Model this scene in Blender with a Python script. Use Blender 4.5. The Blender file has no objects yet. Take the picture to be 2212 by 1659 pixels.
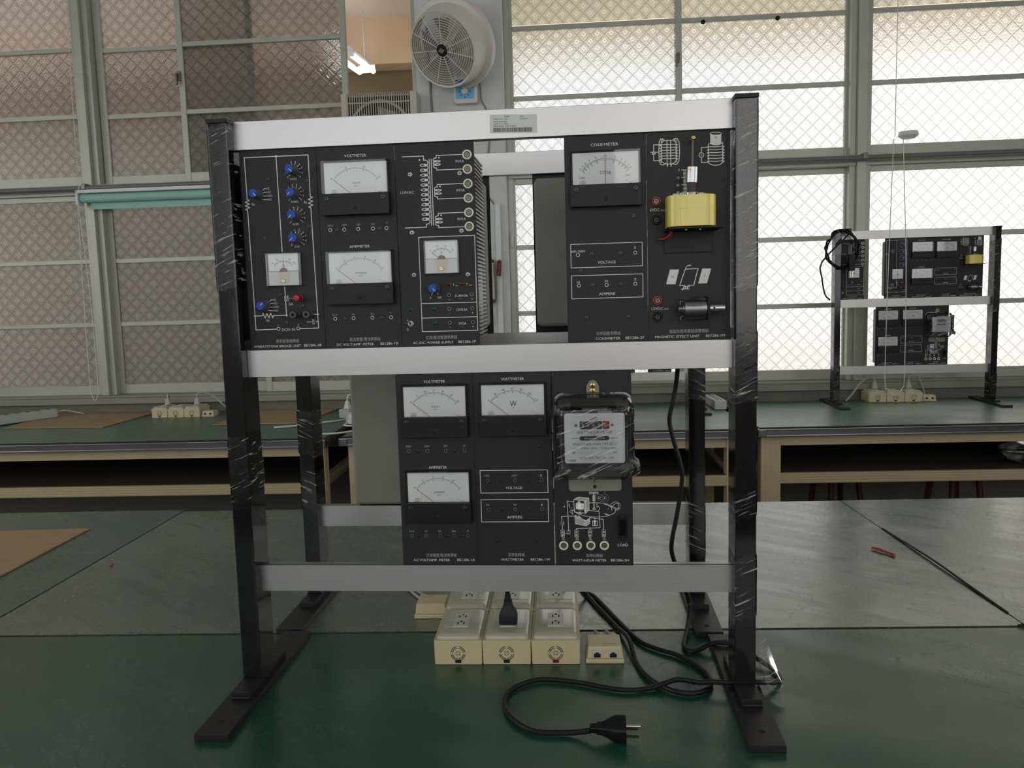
import bpy, bmesh, math, random
from math import sin, cos, pi, radians, sqrt, atan2, hypot
from mathutils import Vector, Matrix

SC = bpy.context.scene
COL = SC.collection
random.seed(7)

# ------------------------------------------------------------------ camera
cam_d = bpy.data.cameras.new('camera')
cam = bpy.data.objects.new('camera', cam_d)
COL.objects.link(cam)
YAW, PITCH, ROLL, FOC = 0.0877, -0.1082, 0.0284, 1775.0
Rm = Matrix.Rotation(YAW, 3, 'Z') @ Matrix.Rotation(PITCH, 3, 'X') @ Matrix.Rotation(ROLL, 3, 'Y')
rgt, fwd, up = Rm @ Vector((1, 0, 0)), Rm @ Vector((0, 1, 0)), Rm @ Vector((0, 0, 1))
cam.matrix_world = Matrix(((rgt.x, up.x, -fwd.x, 0.1461), (rgt.y, up.y, -fwd.y, -1.1793),
                           (rgt.z, up.z, -fwd.z, 0.601), (0, 0, 0, 1)))
cam_d.sensor_width = 36.0
cam_d.lens = FOC / 2212 * 36.0
cam_d.clip_start = 0.02
SC.camera = cam
SC.view_settings.view_transform = 'Standard'
SC.view_settings.look = 'None'
SC.view_settings.gamma = 1.0
SC.view_settings.use_curve_mapping = False
SC.view_settings.exposure = 0.85

# ------------------------------------------------------------------ world: bright overcast sky with soft clouds
W = bpy.data.worlds.new('sky'); SC.world = W; W.use_nodes = True
nt = W.node_tree; nt.nodes.clear()
tc = nt.nodes.new('ShaderNodeTexCoord')
noi = nt.nodes.new('ShaderNodeTexNoise'); noi.inputs['Scale'].default_value = 2.2; noi.inputs['Detail'].default_value = 4
cr = nt.nodes.new('ShaderNodeValToRGB')
cr.color_ramp.elements[0].position = .38; cr.color_ramp.elements[0].color = (.70, .73, .77, 1)
cr.color_ramp.elements[1].position = .58; cr.color_ramp.elements[1].color = (1.0, .955, .92, 1)
bg = nt.nodes.new('ShaderNodeBackground'); SKY_STRENGTH = 1.75
bg.inputs['Strength'].default_value = SKY_STRENGTH
wo = nt.nodes.new('ShaderNodeOutputWorld')
nt.links.new(tc.outputs['Generated'], noi.inputs['Vector'])
nt.links.new(noi.outputs['Fac'], cr.inputs['Fac'])
nt.links.new(cr.outputs['Color'], bg.inputs['Color'])
nt.links.new(bg.outputs['Background'], wo.inputs['Surface'])

# room frame: the window wall is turned a little against the rack
ROOM_YAW, WALL_Y = 0.015, 3.27

def portal(name, s0, s1, z0, z1, n, flip):
    """sampling portal in a window opening of the room"""
    d = bpy.data.lights.new(name, 'AREA'); d.shape = 'RECTANGLE'
    d.size, d.size_y = s1 - s0, z1 - z0; d.cycles.is_portal = True
    o = bpy.data.objects.new(name, d); COL.objects.link(o)
    q = Matrix.Translation((0, WALL_Y, 0)) @ Matrix.Rotation(ROOM_YAW, 4, 'Z')
    o.matrix_world = q @ Matrix.Translation(((s0 + s1) / 2, n, (z0 + z1) / 2)) @ Matrix.Rotation(radians(90 if flip else -90), 4, 'X')
    return o

# the windows of the wall behind the photographer (clear glass), see wall_near
NEAR_N = -7.2
NEAR_OPEN = [(-4.6, -2.5), (-2.2, -0.1), (0.2, 2.3), (2.6, 4.7)]
NZ0, NZ1 = 0.25, 2.55
for i, (a_, b_) in enumerate(NEAR_OPEN):
    portal('window_portal', a_, b_, NZ0, NZ1, NEAR_N - .06, True)
# unseen windows added in both side walls for more diffuse daylight
SIDE_N0, SIDE_N1 = -6.8, -2.2
for sg in (-1, 1):
    o = portal('window_portal', 0, SIDE_N1 - SIDE_N0, NZ0, NZ1, 0, True)
    o.matrix_world = Matrix.Translation((0, WALL_Y, 0)) @ Matrix.Rotation(ROOM_YAW, 4, 'Z') @ Matrix.Translation((sg * 5.26, (SIDE_N0 + SIDE_N1) / 2, (NZ0 + NZ1) / 2)) @ Matrix.Rotation(radians(90 * sg), 4, 'Z') @ Matrix.Rotation(radians(90), 4, 'X')

# ------------------------------------------------------------------ helpers
def srgb(r, g, b):
    f = lambda c: (c / 12.92 if c <= .04045 else ((c + .055) / 1.055) ** 2.4)
    return (f(r / 255), f(g / 255), f(b / 255), 1)

def nm(nt, op, a, b=None, c=None):
    n = nt.nodes.new('ShaderNodeMath'); n.operation = op
    for i, x in enumerate((a, b, c)):
        if x is None: continue
        if isinstance(x, (int, float)): n.inputs[i].default_value = x
        else: nt.links.new(x, n.inputs[i])
    return n.outputs[0]

def new_mat(name):
    m = bpy.data.materials.new(name); m.use_nodes = True
    return m, m.node_tree, m.node_tree.nodes['Principled BSDF']

def mat(name, col, rough=.5, metal=0, spec=.5, coat=0, var=0, vscale=30, bump=0, bscale=200, stretch=None, emit=None, estr=1, rvar=0, ior=None):
    """principled material with optional noise variation of colour / roughness and fine bump"""
    m, t, p = new_mat(name)
    p.inputs['Base Color'].default_value = col
    p.inputs['Roughness'].default_value = rough
    p.inputs['Metallic'].default_value = metal
    p.inputs['Specular IOR Level'].default_value = spec
    p.inputs['Coat Weight'].default_value = coat
    p.inputs['Coat Roughness'].default_value = .12
    if ior: p.inputs['IOR'].default_value = ior
    if emit:
        p.inputs['Emission Color'].default_value = emit; p.inputs['Emission Strength'].default_value = estr
    if var or bump or rvar:
        tc = t.nodes.new('ShaderNodeTexCoord'); mp = t.nodes.new('ShaderNodeMapping')
        t.links.new(tc.outputs['Object'], mp.inputs['Vector'])
        if stretch: mp.inputs['Scale'].default_value = stretch
        if var or rvar:
            n = t.nodes.new('ShaderNodeTexNoise'); n.inputs['Scale'].default_value = vscale; n.inputs['Detail'].default_value = 5
            t.links.new(mp.outputs[0], n.inputs['Vector'])
            if var:
                mx = t.nodes.new('ShaderNodeMix'); mx.data_type = 'RGBA'
                mx.inputs[6].default_value = tuple(max(0, c * (1 - var)) for c in col[:3]) + (1,)
                mx.inputs[7].default_value = tuple(min(1, c * (1 + var)) for c in col[:3]) + (1,)
                t.links.new(n.outputs['Fac'], mx.inputs[0]); t.links.new(mx.outputs[2], p.inputs['Base Color'])
            if rvar:
                t.links.new(nm(t, 'MULTIPLY_ADD', n.outputs['Fac'], rvar * 2, rough - rvar), p.inputs['Roughness'])
        if bump:
            n2 = t.nodes.new('ShaderNodeTexNoise'); n2.inputs['Scale'].default_value = bscale; n2.inputs['Detail'].default_value = 3
            t.links.new(mp.outputs[0], n2.inputs['Vector'])
            b = t.nodes.new('ShaderNodeBump'); b.inputs['Strength'].default_value = bump; b.inputs['Distance'].default_value = .001
            t.links.new(n2.outputs['Fac'], b.inputs['Height']); t.links.new(b.outputs[0], p.inputs['Normal'])
    return m

def clear_mat(name, tint=(.96, .97, .96, 1), rough=.04, f0=.05, bump=0, bscale=60, stretch=None, milky_glint=0.0):
    """thin clear sheet: see-through plus a fresnel gloss, light passes straight"""
    m, t, p = new_mat(name); t.nodes.remove(p)
    out = t.nodes['Material Output']
    tr = t.nodes.new('ShaderNodeBsdfTransparent'); tr.inputs[0].default_value = tint
    gl = t.nodes.new('ShaderNodeBsdfGlossy'); gl.inputs['Roughness'].default_value = rough
    lw = t.nodes.new('ShaderNodeFresnel'); lw.inputs['IOR'].default_value = (1 + sqrt(f0)) / (1 - sqrt(f0))
    mx = t.nodes.new('ShaderNodeMixShader')
    t.links.new(lw.outputs[0], mx.inputs[0]); t.links.new(tr.outputs[0], mx.inputs[1]); t.links.new(gl.outputs[0], mx.inputs[2])
    last = mx
    if bump or milky_glint:
        tc = t.nodes.new('ShaderNodeTexCoord'); mp = t.nodes.new('ShaderNodeMapping')
        m0 = t.nodes.new('ShaderNodeMapping')
        if stretch: mp.inputs['Scale'].default_value = stretch[:3]; m0.inputs['Rotation'].default_value = stretch[3:] if len(stretch) > 3 else (0, 0, 0)
        t.links.new(tc.outputs['Object'], m0.inputs['Vector']); t.links.new(m0.outputs[0], mp.inputs['Vector'])
        n = t.nodes.new('ShaderNodeTexNoise'); n.inputs['Scale'].default_value = bscale; n.inputs['Detail'].default_value = 4
        n.inputs['Distortion'].default_value = .6
        t.links.new(mp.outputs[0], n.inputs['Vector'])
        if bump:
            b = t.nodes.new('ShaderNodeBump'); b.inputs['Strength'].default_value = bump; b.inputs['Distance'].default_value = .004
            t.links.new(n.outputs['Fac'], b.inputs['Height']); t.links.new(b.outputs[0], gl.inputs['Normal']); t.links.new(b.outputs[0], lw.inputs['Normal'])
        if milky_glint:
            df = t.nodes.new('ShaderNodeBsdfDiffuse'); df.inputs[0].default_value = (.8, .8, .8, 1)  # diffuse white paints crease scatter and reflected glints into the sheet
            m2 = t.nodes.new('ShaderNodeMixShader')
            r = t.nodes.new('ShaderNodeMapRange'); r.inputs['From Min'].default_value = .60; r.inputs['From Max'].default_value = .70
            r.inputs['To Min'].default_value = 0.0; r.inputs['To Max'].default_value = milky_glint
            t.links.new(n.outputs['Fac'], r.inputs[0]); t.links.new(r.outputs[0], m2.inputs[0])
            t.links.new(mx.outputs[0], m2.inputs[1]); t.links.new(df.outputs[0], m2.inputs[2]); last = m2
    t.links.new(last.outputs[0], out.inputs['Surface'])
    return m

def spline(pts, k=6):
    P = [Vector(p) for p in pts]; out = []
    for i in range(len(P) - 1):
        p0 = P[i - 1] if i else P[i] * 2 - P[i + 1]
        p1, p2 = P[i], P[i + 1]
        p3 = P[i + 2] if i + 2 < len(P) else P[i + 1] * 2 - P[i]
        for j in range(k):
            t = j / k
            out.append(.5 * (2 * p1 + (p2 - p0) * t + (2 * p0 - 5 * p1 + 4 * p2 - p3) * t * t + (3 * p1 - p0 - 3 * p2 + p3) * t ** 3))
    out.append(P[-1]); return out

_TXT = {}
_fc = bpy.data.curves.new('lettering', 'FONT'); _fo = bpy.data.objects.new('lettering', _fc); COL.objects.link(_fo)
_fc.resolution_u = 2
def text_shape(s):
    if s not in _TXT:
        _fc.body = s
        dg = bpy.context.evaluated_depsgraph_get(); dg.update()
        me = bpy.data.meshes.new_from_object(_fo.evaluated_get(dg))
        vs = [(v.co.x, v.co.y) for v in me.vertices]; fs = [tuple(p.vertices) for p in me.polygons]
        bpy.data.meshes.remove(me); _TXT[s] = (vs, fs)
    return _TXT[s]

class MB:
    """collects shapes and links them as ONE mesh object; S scales the numbers given (0.001 for millimetres)"""
    def __init__(s, S=1.0): s.v = []; s.f = []; s.mi = []; s.S = S; s.cur = 0
    def use(s, i): s.cur = i; return s
    def add(s, vs, fs):
        o = len(s.v); s.v += [tuple(x * s.S for x in p) for p in vs]
        for f in fs: s.f.append(tuple(i + o for i in f)); s.mi.append(s.cur)
        return s
    def box(s, x0, x1, y0, y1, z0, z1):
        vs = [(x, y, z) for x in (x0, x1) for y in (y0, y1) for z in (z0, z1)]
        return s.add(vs, [(0, 1, 3, 2), (4, 6, 7, 5), (0, 4, 5, 1), (2, 3, 7, 6), (0, 2, 6, 4), (1, 5, 7, 3)])
    def hexa(s, low, high):
        """eight corners: four of one end, four of the other"""
        n = len(low)
        return s.add(list(low) + list(high), [tuple(range(n))[::-1], tuple(range(n, 2 * n))] + [(i, (i + 1) % n, n + (i + 1) % n, n + i) for i in range(n)])
    def prism(s, poly, y0, y1):
        """polygon in x,z extruded along y"""
        return s.hexa([(x, y0, z) for x, z in poly], [(x, y1, z) for x, z in poly])
    def rrect(s, x0, x1, z0, z1, r, y0, y1, k=5):
        return s.prism(rr(x0, x1, z0, z1, r, k), y0, y1)
    def tube(s, pts, r, n=8, caps=True, r2=None):
        P = [Vector(p) for p in pts]; m = len(P); rings = []
        T = [(P[min(i + 1, m - 1)] - P[max(i - 1, 0)]).normalized() for i in range(m)]
        a = Vector((0, 0, 1)) if abs(T[0].z) < .9 else Vector((1, 0, 0))
        N = (a - T[0] * a.dot(T[0])).normalized(); vs = []
        for i in range(m):
            N = (N - T[i] * N.dot(T[i])).normalized(); B = T[i].cross(N)
            rr_ = r if r2 is None else r + (r2 - r) * i / max(1, m - 1)
            for k in range(n):
                A = 2 * pi * k / n; vs.append(tuple(P[i] + N * (cos(A) * rr_) + B * (sin(A) * rr_)))
        fs = [(i * n + k, i * n + (k + 1) % n, (i + 1) * n + (k + 1) % n, (i + 1) * n + k) for i in range(m - 1) for k in range(n)]
        if caps: fs += [tuple(range(n))[::-1], tuple((m - 1) * n + k for k in range(n))]
        return s.add(vs, fs)
    def lathe(s, prof, c, ax=(0, -1, 0), n=20, ref=None, sx=1.0, caps=True):
        """profile of (radius, height along ax) turned about ax through c"""
        A = Vector(ax).normalized(); h = Vector(ref) if ref else (Vector((1, 0, 0)) if abs(A.x) < .9 else Vector((0, 0, 1)))
        U = (h - A * h.dot(A)).normalized(); V = A.cross(U); C = Vector(c); vs = []; fs = []
        for r, t in prof:
            for k in range(n):
                a = 2 * pi * k / n; vs.append(tuple(C + A * t + U * (cos(a) * r * sx) + V * (sin(a) * r)))
        m = len(prof)
        for i in range(m - 1):
            for k in range(n):
                fs.append((i * n + k, i * n + (k + 1) % n, (i + 1) * n + (k + 1) % n, (i + 1) * n + k))
        if caps and prof[0][0] > 1e-6: fs.append(tuple(range(n))[::-1])
        if caps and prof[-1][0] > 1e-6: fs.append(tuple((m - 1) * n + k for k in range(n)))
        return s.add(vs, fs)
    def stroke(s, pts, w, y=-.15, closed=False):
        """printed line in the x,z plane"""
        n = len(pts)
        for i in range(n if closed else n - 1):
            (x0, z0), (x1, z1) = pts[i], pts[(i + 1) % n]
            d = hypot(x1 - x0, z1 - z0)
            if d < 1e-9: continue
            ux, uz = (x1 - x0) / d, (z1 - z0) / d; e = w * .42; px, pz = -uz * w / 2, ux * w / 2
            s.add([(x0 - ux * e + px, y, z0 - uz * e + pz), (x0 - ux * e - px, y, z0 - uz * e - pz),
                   (x1 + ux * e - px, y, z1 + uz * e - pz), (x1 + ux * e + px, y, z1 + uz * e + pz)], [(0, 1, 2, 3)])
        return s
    def rect(s, x0, x1, z0, z1, w, y=-.15): return s.stroke([(x0, z0), (x1, z0), (x1, z1), (x0, z1)], w, y, True)
    def flat(s, poly, y=-.15): return s.add([(x, y, z) for x, z in poly], [tuple(range(len(poly)))])
    def disc(s, x, z, r, y=-.15, n=16): return s.flat([(x + r * cos(2 * pi * k / n), z + r * sin(2 * pi * k / n)) for k in range(n)], y)
    def ring(s, x, z, r0, r1, y=-.15, n=20):
        vs = [(x + r * cos(2 * pi * k / n), y, z + r * sin(2 * pi * k / n)) for r in (r0, r1) for k in range(n)]
        return s.add(vs, [(k, (k + 1) % n, n + (k + 1) % n, n + k) for k in range(n)])
    def arc(s, x, z, rx, rz, a0, a1, w, y=-.15, n=20):
        return s.stroke([(x + rx * cos(radians(a0 + (a1 - a0) * k / n)), z + rz * sin(radians(a0 + (a1 - a0) * k / n))) for k in range(n + 1)], w, y)
    def text(s, t, x, z, h, w=None, al='c', y=-.15, rot=0, f=.92, slant=0):
        """lettering: x,z is the middle of the cap height (al c / l / r), h the cap height, w the wished width"""
        vs, fs = text_shape(t)
        if not vs: return s
        xs = [v[0] for v in vs]; a, b = min(xs), max(xs)
        cap = .84 if any(ord(c) > 0x2E80 for c in t) else .70
        k = h / cap; kx = (w / (b - a)) if w else k * f
        off = {'c': -(a + b) / 2, 'l': -a, 'r': -b}[al]; zc = .35 if cap == .70 else .38
        R = radians(rot); out = []
        for px, pz in vs:
            X = (px + off) * kx + slant * (pz - zc) * k; Z = (pz - zc) * k
            out.append((x + X * cos(R) - Z * sin(R), y, z + X * sin(R) + Z * cos(R)))
        return s.add(out, fs)
    def theta(s, x, z, h, y=-.15):
        s.arc(x, z, h * .3, h * .46, 0, 360, h * .11, y, 18); return s.stroke([(x - h * .26, z), (x + h * .26, z)], h * .10, y)
    def build(s, name, mats, parent=None, bevel=0, seg=2, ang=35, smooth=True, loc=None, rot=None):
        me = bpy.data.meshes.new(name); me.from_pydata(s.v, [], s.f)
        for m in (mats if isinstance(mats, (list, tuple)) else [mats]): me.materials.append(m)
        for p, i in zip(me.polygons, s.mi): p.material_index = i
        me.update()
        if bevel:
            b = bmesh.new(); b.from_mesh(me)
            es = [e for e in b.edges if len(e.link_faces) == 2 and e.calc_face_angle(0) > radians(30)]
            bmesh.ops.bevel(b, geom=es, offset=bevel, segments=seg, profile=.5, affect='EDGES', clamp_overlap=True)
            b.to_mesh(me); b.free()
        if smooth:
            me.shade_smooth(); me.set_sharp_from_angle(angle=radians(ang))
        o = bpy.data.objects.new(name, me); COL.objects.link(o)
        if bevel and smooth:
            wn = o.modifiers.new('weighted_normals', 'WEIGHTED_NORMAL'); wn.keep_sharp = True; wn.weight = 80
        if parent: o.parent = parent
        if loc: o.location = loc
        if rot: o.rotation_euler = rot
        return o

def rr(x0, x1, z0, z1, r, k=5):
    out = []
    for cx, cz, a in ((x1 - r, z1 - r, 0), (x0 + r, z1 - r, 90), (x0 + r, z0 + r, 180), (x1 - r, z0 + r, 270)):
        for i in range(k + 1):
            t = radians(a + 90 * i / k); out.append((cx + r * cos(t), cz + r * sin(t)))
    return out

def thing(name, label, cat, loc=(0, 0, 0), rz=0, group=None):
    o = bpy.data.objects.new(name, None); COL.objects.link(o); o.empty_display_size = .05
    o.location = loc; o.rotation_euler = (0, 0, rz); tag(o, label, cat, group); return o
def tag(o, label, cat, group=None):
    o['label'] = label; o['category'] = cat
    if group: o['group'] = group
    return o
def copy_mesh(o, parent=None, loc=None, rot=None):
    c = o.copy(); COL.objects.link(c)
    if parent: c.parent = parent
    if loc is not None: c.location = loc
    if rot is not None: c.rotation_euler = rot
    return c
def copy_tree(o, parent=None, skip=()):
    c = o.copy(); COL.objects.link(c); c.parent = parent
    for ch in list(o.children):
        if not any(ch.name.startswith(k) for k in skip): copy_tree(ch, c, skip)
    return c
def struct(o):
    o['kind'] = 'structure'; return o
def room(o):
    o.location = (0, WALL_Y, 0); o.rotation_euler = (0, 0, ROOM_YAW); return o

# ------------------------------------------------------------------ materials
M = {}
M['panel'] = mat('black_panel_paint', srgb(36, 37, 38), .5, spec=.3, var=.08, vscale=8, bump=.15, bscale=900)
M['print'] = mat('white_print', srgb(222, 222, 218), .6)
M['greyprint'] = mat('grey_print', srgb(160, 168, 166), .6)
M['darkprint'] = mat('black_print', srgb(38, 38, 42), .6)
M['redprint'] = mat('red_print', srgb(176, 40, 36), .5)
M['alu'] = mat('brushed_aluminium', (.47, .465, .46, 1), .36, metal=1, rvar=.04, vscale=60, stretch=(.3, 30, 30))
M['post'] = mat('black_gloss_paint', srgb(14, 14, 16), .1, var=.1, bump=.05, bscale=120)
M['foot'] = mat('black_satin_paint', srgb(30, 28, 29), .42, spec=.35, var=.2, vscale=60, bump=.12, bscale=400)
M['blackpl'] = mat('black_plastic', srgb(20, 20, 22), .42, spec=.28, bump=.05, bscale=900)
M['hole'] = mat('dark_hole', (.004, .004, .004, 1), .8)
M['screw'] = mat('dark_screw', srgb(70, 70, 72), .32, metal=.9)
M['steelscrew'] = mat('bright_screw', srgb(150, 150, 150), .3, metal=1)
M['brass'] = mat('brass', srgb(205, 178, 110), .3, metal=1)
M['dial'] = mat('white_dial', srgb(244, 247, 247), .5)
M['lowdial'] = mat('grey_dial', srgb(212, 216, 216), .5)
M['tab'] = mat('beige_tab', srgb(214, 200, 176), .5)
M['clear'] = clear_mat('clear_plastic', rough=.03, f0=.07)
M['clearthick'] = clear_mat('clear_moulded_plastic', tint=(.88, .9, .9, 1), rough=.06, f0=.09, bump=.12, bscale=14)
M['film'] = clear_mat('wrapping_film', tint=(.97, .97, .97, 1), rough=.12, f0=.025, bump=.14, bscale=1, stretch=(22, 22, 260, 0, .42, 0), milky_glint=.5)
M['blue'] = mat('blue_cap', srgb(16, 74, 172), .42, spec=.3)
M['knob'] = mat('grey_knob', srgb(100, 95, 86), .45)
M['red'] = mat('red_plastic', srgb(164, 28, 32), .35)
M['darkred'] = mat('dark_red_plastic', srgb(140, 48, 44), .4)
M['darkred2'] = mat('deep_red_rocker', srgb(120, 20, 22), .3)
M['ledred'] = mat('unlit_red_led', srgb(110, 22, 22), .2)
M['ledgreen'] = mat('unlit_green_led', srgb(18, 74, 44), .2)
M['ivory'] = mat('ivory_plastic', srgb(226, 224, 206), .4)
M['midgrey'] = mat('grey_metal_ring', srgb(120, 118, 110), .35, metal=.6)
M['postgrey'] = mat('grey_blue_plastic', srgb(66, 64, 72), .45)
M['tape'] = mat('yellow_tape', srgb(222, 206, 90), .24, coat=.5, var=.06, vscale=25, bump=.9, bscale=40, stretch=(1, 1, .12))
M['tin'] = mat('tinned_metal', srgb(188, 190, 194), .32, metal=1, var=.08, vscale=60, bump=.1, bscale=200)
M['steel'] = mat('motor_steel', srgb(140, 142, 142), .35, metal=1, var=.1, vscale=40)
M['iron'] = mat('rusty_iron', srgb(74, 62, 58), .6, metal=.4, var=.25, vscale=80)
M['rope'] = mat('grey_cord', srgb(110, 106, 102), .8, bump=.5, bscale=400)
M['sink'] = mat('anodised_heat_sink', srgb(160, 154, 148), .32, metal=.9)
M['housing'] = mat('grey_green_housing', srgb(122, 125, 116), .5, bump=.25, bscale=700, var=.04)
M['cream'] = mat('cream_plastic', srgb(198, 188, 150), .42, var=.05, vscale=30, bump=.05, bscale=400)
M['creamcover'] = mat('pale_cover_plastic', srgb(176, 174, 154), .22, coat=.4)
M['yellowed'] = mat('yellowed_seam', srgb(176, 168, 70), .5)
M['outlet'] = mat('outlet_plastic', srgb(196, 196, 186), .35)
M['cable'] = mat('black_cable', srgb(20, 20, 22), .45, spec=.3)
M['gcable'] = mat('grey_cable', srgb(176, 176, 168), .5)
M['wcable'] = mat('white_cable', srgb(212, 214, 208), .5)
M['dcable'] = mat('dark_grey_cable', srgb(120, 124, 124), .5)
M['strip'] = mat('grey_power_strip', srgb(176, 182, 178), .5, bump=.1, bscale=300)
M['board'] = mat('brown_hardboard', srgb(162, 137, 104), .7, var=.22, vscale=9, stretch=(1, 2.2, 1), bump=.3, bscale=300)
M['bench'] = mat('cream_painted_metal', srgb(184, 171, 138), .5, var=.08, vscale=14, bump=.08, bscale=100)
M['shelf'] = mat('dark_shelf_board', srgb(64, 56, 44), .7, var=.1)  # brown darkened in colour to stand for shade inside the bench
M['trim'] = mat('extruded_aluminium_edge', srgb(150, 150, 156), .22, metal=1, rvar=.05, vscale=40, stretch=(.3, 8, 8))
M['rubber'] = mat('black_rubber', srgb(22, 22, 22), .6)
M['wall'] = mat('pale_blue_wall_paint', srgb(204, 207, 205), .6, var=.04, vscale=4, bump=.15, bscale=60)
M['roomwall'] = mat('off_white_wall', srgb(214, 212, 204), .7, var=.04, vscale=3, bump=.1, bscale=60)
M['ceil'] = mat('white_ceiling', srgb(226, 224, 218), .8)
M['floor'] = mat('grey_terrazzo_floor', srgb(80, 77, 72), .4, var=.3, vscale=120)
M['concrete'] = mat('rough_concrete', srgb(120, 116, 108), .9, var=.25, vscale=80, bump=.8, bscale=160)
M['frame'] = mat('grey_green_window_frame', srgb(176, 178, 168), .38, metal=.25, var=.08, vscale=12, bump=.08, bscale=80)
M['sill'] = mat('grey_painted_sill', srgb(138, 140, 130), .5, var=.08, vscale=10)
M['pipe'] = mat('grey_pipe', srgb(104, 106, 106), .45)
M['teal'] = mat('teal_blind_fabric', srgb(150, 196, 188), .6, bump=.15, bscale=900)
M['whitepaint'] = mat('white_painted_metal', srgb(214, 220, 220), .4)
M['fan'] = mat('white_fan_plastic', srgb(214, 208, 202), .4)
M['fanblade'] = mat('translucent_grey_blade', srgb(150, 140, 136), .3)
M['lightblue'] = mat('light_blue_sticker', srgb(110, 178, 226), .3)
M['darkblue'] = mat('blue_sticker_band', srgb(24, 96, 178), .3)
M['ac'] = mat('beige_plastic_grille', srgb(196, 190, 176), .5)
M['dark'] = mat('dark_interior', srgb(40, 38, 36), .7)
M['tan'] = mat('tan_wall', srgb(232, 204, 172), .8)
M['tan2'] = mat('peach_ceiling_paint', srgb(240, 222, 206), .8)
M['greytan'] = mat('pale_tan_wall', srgb(184, 182, 172), .8)
M['brown'] = mat('brown_wall', srgb(136, 118, 90), .8)
M['tube'] = mat('lit_fluorescent_tube', (1, 1, 1, 1), .5, emit=(.96, .98, 1, 1), estr=6)
M['tube2'] = mat('lit_dim_fluorescent_tube', (1, 1, 1, 1), .5, emit=(.96, .98, 1, 1), estr=2.2)
M['canopy'] = mat('pale_yellow_awning', srgb(238, 228, 196), .8)
M['outwall'] = mat('pale_outside_wall', srgb(226, 224, 218), .8)
M['paper'] = mat('sticker_paper', srgb(206, 211, 207), .5)
M['metalgrey'] = mat('nickel_pin', srgb(190, 184, 168), .25, metal=1)
M['handle'] = mat('red_brown_handle', srgb(92, 36, 28), .4)
M['bag'] = clear_mat('plastic_bag', tint=(.75, .75, .75, 1), rough=.2, f0=.08, bump=.8, bscale=6, milky_glint=.4)
M['stool'] = mat('dark_red_stool', srgb(70, 26, 22), .5)  # red painted darker to stand for the gloom under the bench

def mat_mat(name, base, ior, dust_glare=.5, rough=.24, swing=.1):
    """glossy green vinyl sheet: worn patches greyed for dust and painted glare, fine scratches and soft waves"""
    m, t, p = new_mat(name)
    tc = t.nodes.new('ShaderNodeTexCoord')
    def noise(scale, st=(1, 1, 1), rot=0, det=5, dist=0):
        m0 = t.nodes.new('ShaderNodeMapping'); m0.inputs['Rotation'].default_value = (0, 0, rot)
        mp = t.nodes.new('ShaderNodeMapping'); mp.inputs['Scale'].default_value = st
        t.links.new(tc.outputs['Object'], m0.inputs[0]); t.links.new(m0.outputs[0], mp.inputs[0])
        n = t.nodes.new('ShaderNodeTexNoise'); n.inputs['Scale'].default_value = scale; n.inputs['Detail'].default_value = det; n.inputs['Distortion'].default_value = dist
        t.links.new(mp.outputs[0], n.inputs[0]); return n.outputs['Fac']
    wear = noise(2.2, (1, 1.6, 1), .6, 3, .4)
    s1 = noise(1, (9, 170, 1), .75, 2, .3); s2 = noise(1, (150, 8, 1), .35, 2, .3)
    r = t.nodes.new('ShaderNodeMapRange'); r.inputs['From Min'].default_value = .36; r.inputs['From Max'].default_value = .70
    t.links.new(wear, r.inputs[0]); w = r.outputs[0]
    sc = nm(t, 'ADD', nm(t, 'MULTIPLY', s1, .5), nm(t, 'MULTIPLY', s2, .5))
    # hairline scratches along the contours of a stretched noise
    def hair(n, wd): return nm(t, 'MAXIMUM', nm(t, 'SUBTRACT', 1, nm(t, 'DIVIDE', nm(t, 'ABSOLUTE', nm(t, 'SUBTRACT', n, .5)), wd)), 0)
    hl = nm(t, 'MULTIPLY', nm(t, 'MAXIMUM', hair(noise(3.5, (1, 4, 1), .8, 2, .8), .006), hair(noise(5, (4, 1, 1), .3, 2, .6), .006)), nm(t, 'GREATER_THAN', noise(9, det=1), .48))
    streak = noise(1, (2.2, 26, 1), .65, 2, .4)
    mx = t.nodes.new('ShaderNodeMix'); mx.data_type = 'RGBA'
    mx.inputs[6].default_value = base
    mx.inputs[7].default_value = tuple(b + (g - b) * dust_glare for b, g in zip(base[:3], (.15, .17, .155))) + (1,)  # grey of the worn patches also paints window glare into the colour
    t.links.new(nm(t, 'MINIMUM', nm(t, 'ADD', nm(t, 'MULTIPLY', w, nm(t, 'ADD', streak, .2)), nm(t, 'MULTIPLY', hl, .45)), 1), mx.inputs[0])
    t.links.new(mx.outputs[2], p.inputs['Base Color'])
    t.links.new(nm(t, 'ADD', nm(t, 'ADD', nm(t, 'MULTIPLY', w, .05), nm(t, 'MULTIPLY', hl, .14)), nm(t, 'ADD', nm(t, 'MULTIPLY', sc, swing * .35), nm(t, 'MULTIPLY_ADD', streak, swing, rough - swing * .6))), p.inputs['Roughness'])
    p.inputs['IOR'].default_value = ior
    b = t.nodes.new('ShaderNodeBump'); b.inputs['Strength'].default_value = .5; b.inputs['Distance'].default_value = .01
    wave = noise(1.6, (1, 2.6, 1), .5, 1, .6); wav2 = noise(5.5, (1, 1.8, 1), -.4, 1, .4)
    hh = nm(t, 'ADD', nm(t, 'MULTIPLY', wave, 1.5), nm(t, 'ADD', nm(t, 'MULTIPLY', wav2, .2), nm(t, 'MULTIPLY', streak, .05 * swing)))
    t.links.new(hh, b.inputs['Height']); t.links.new(b.outputs[0], p.inputs['Normal'])
    return m
M['mat_dark'] = mat_mat('dark_green_vinyl', srgb(8, 68, 49), 1.72, .12, .26, .12)
M['mat_mid'] = mat_mat('glossy_green_vinyl', srgb(6, 64, 46), 3.15, .4, .24, .24)
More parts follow.
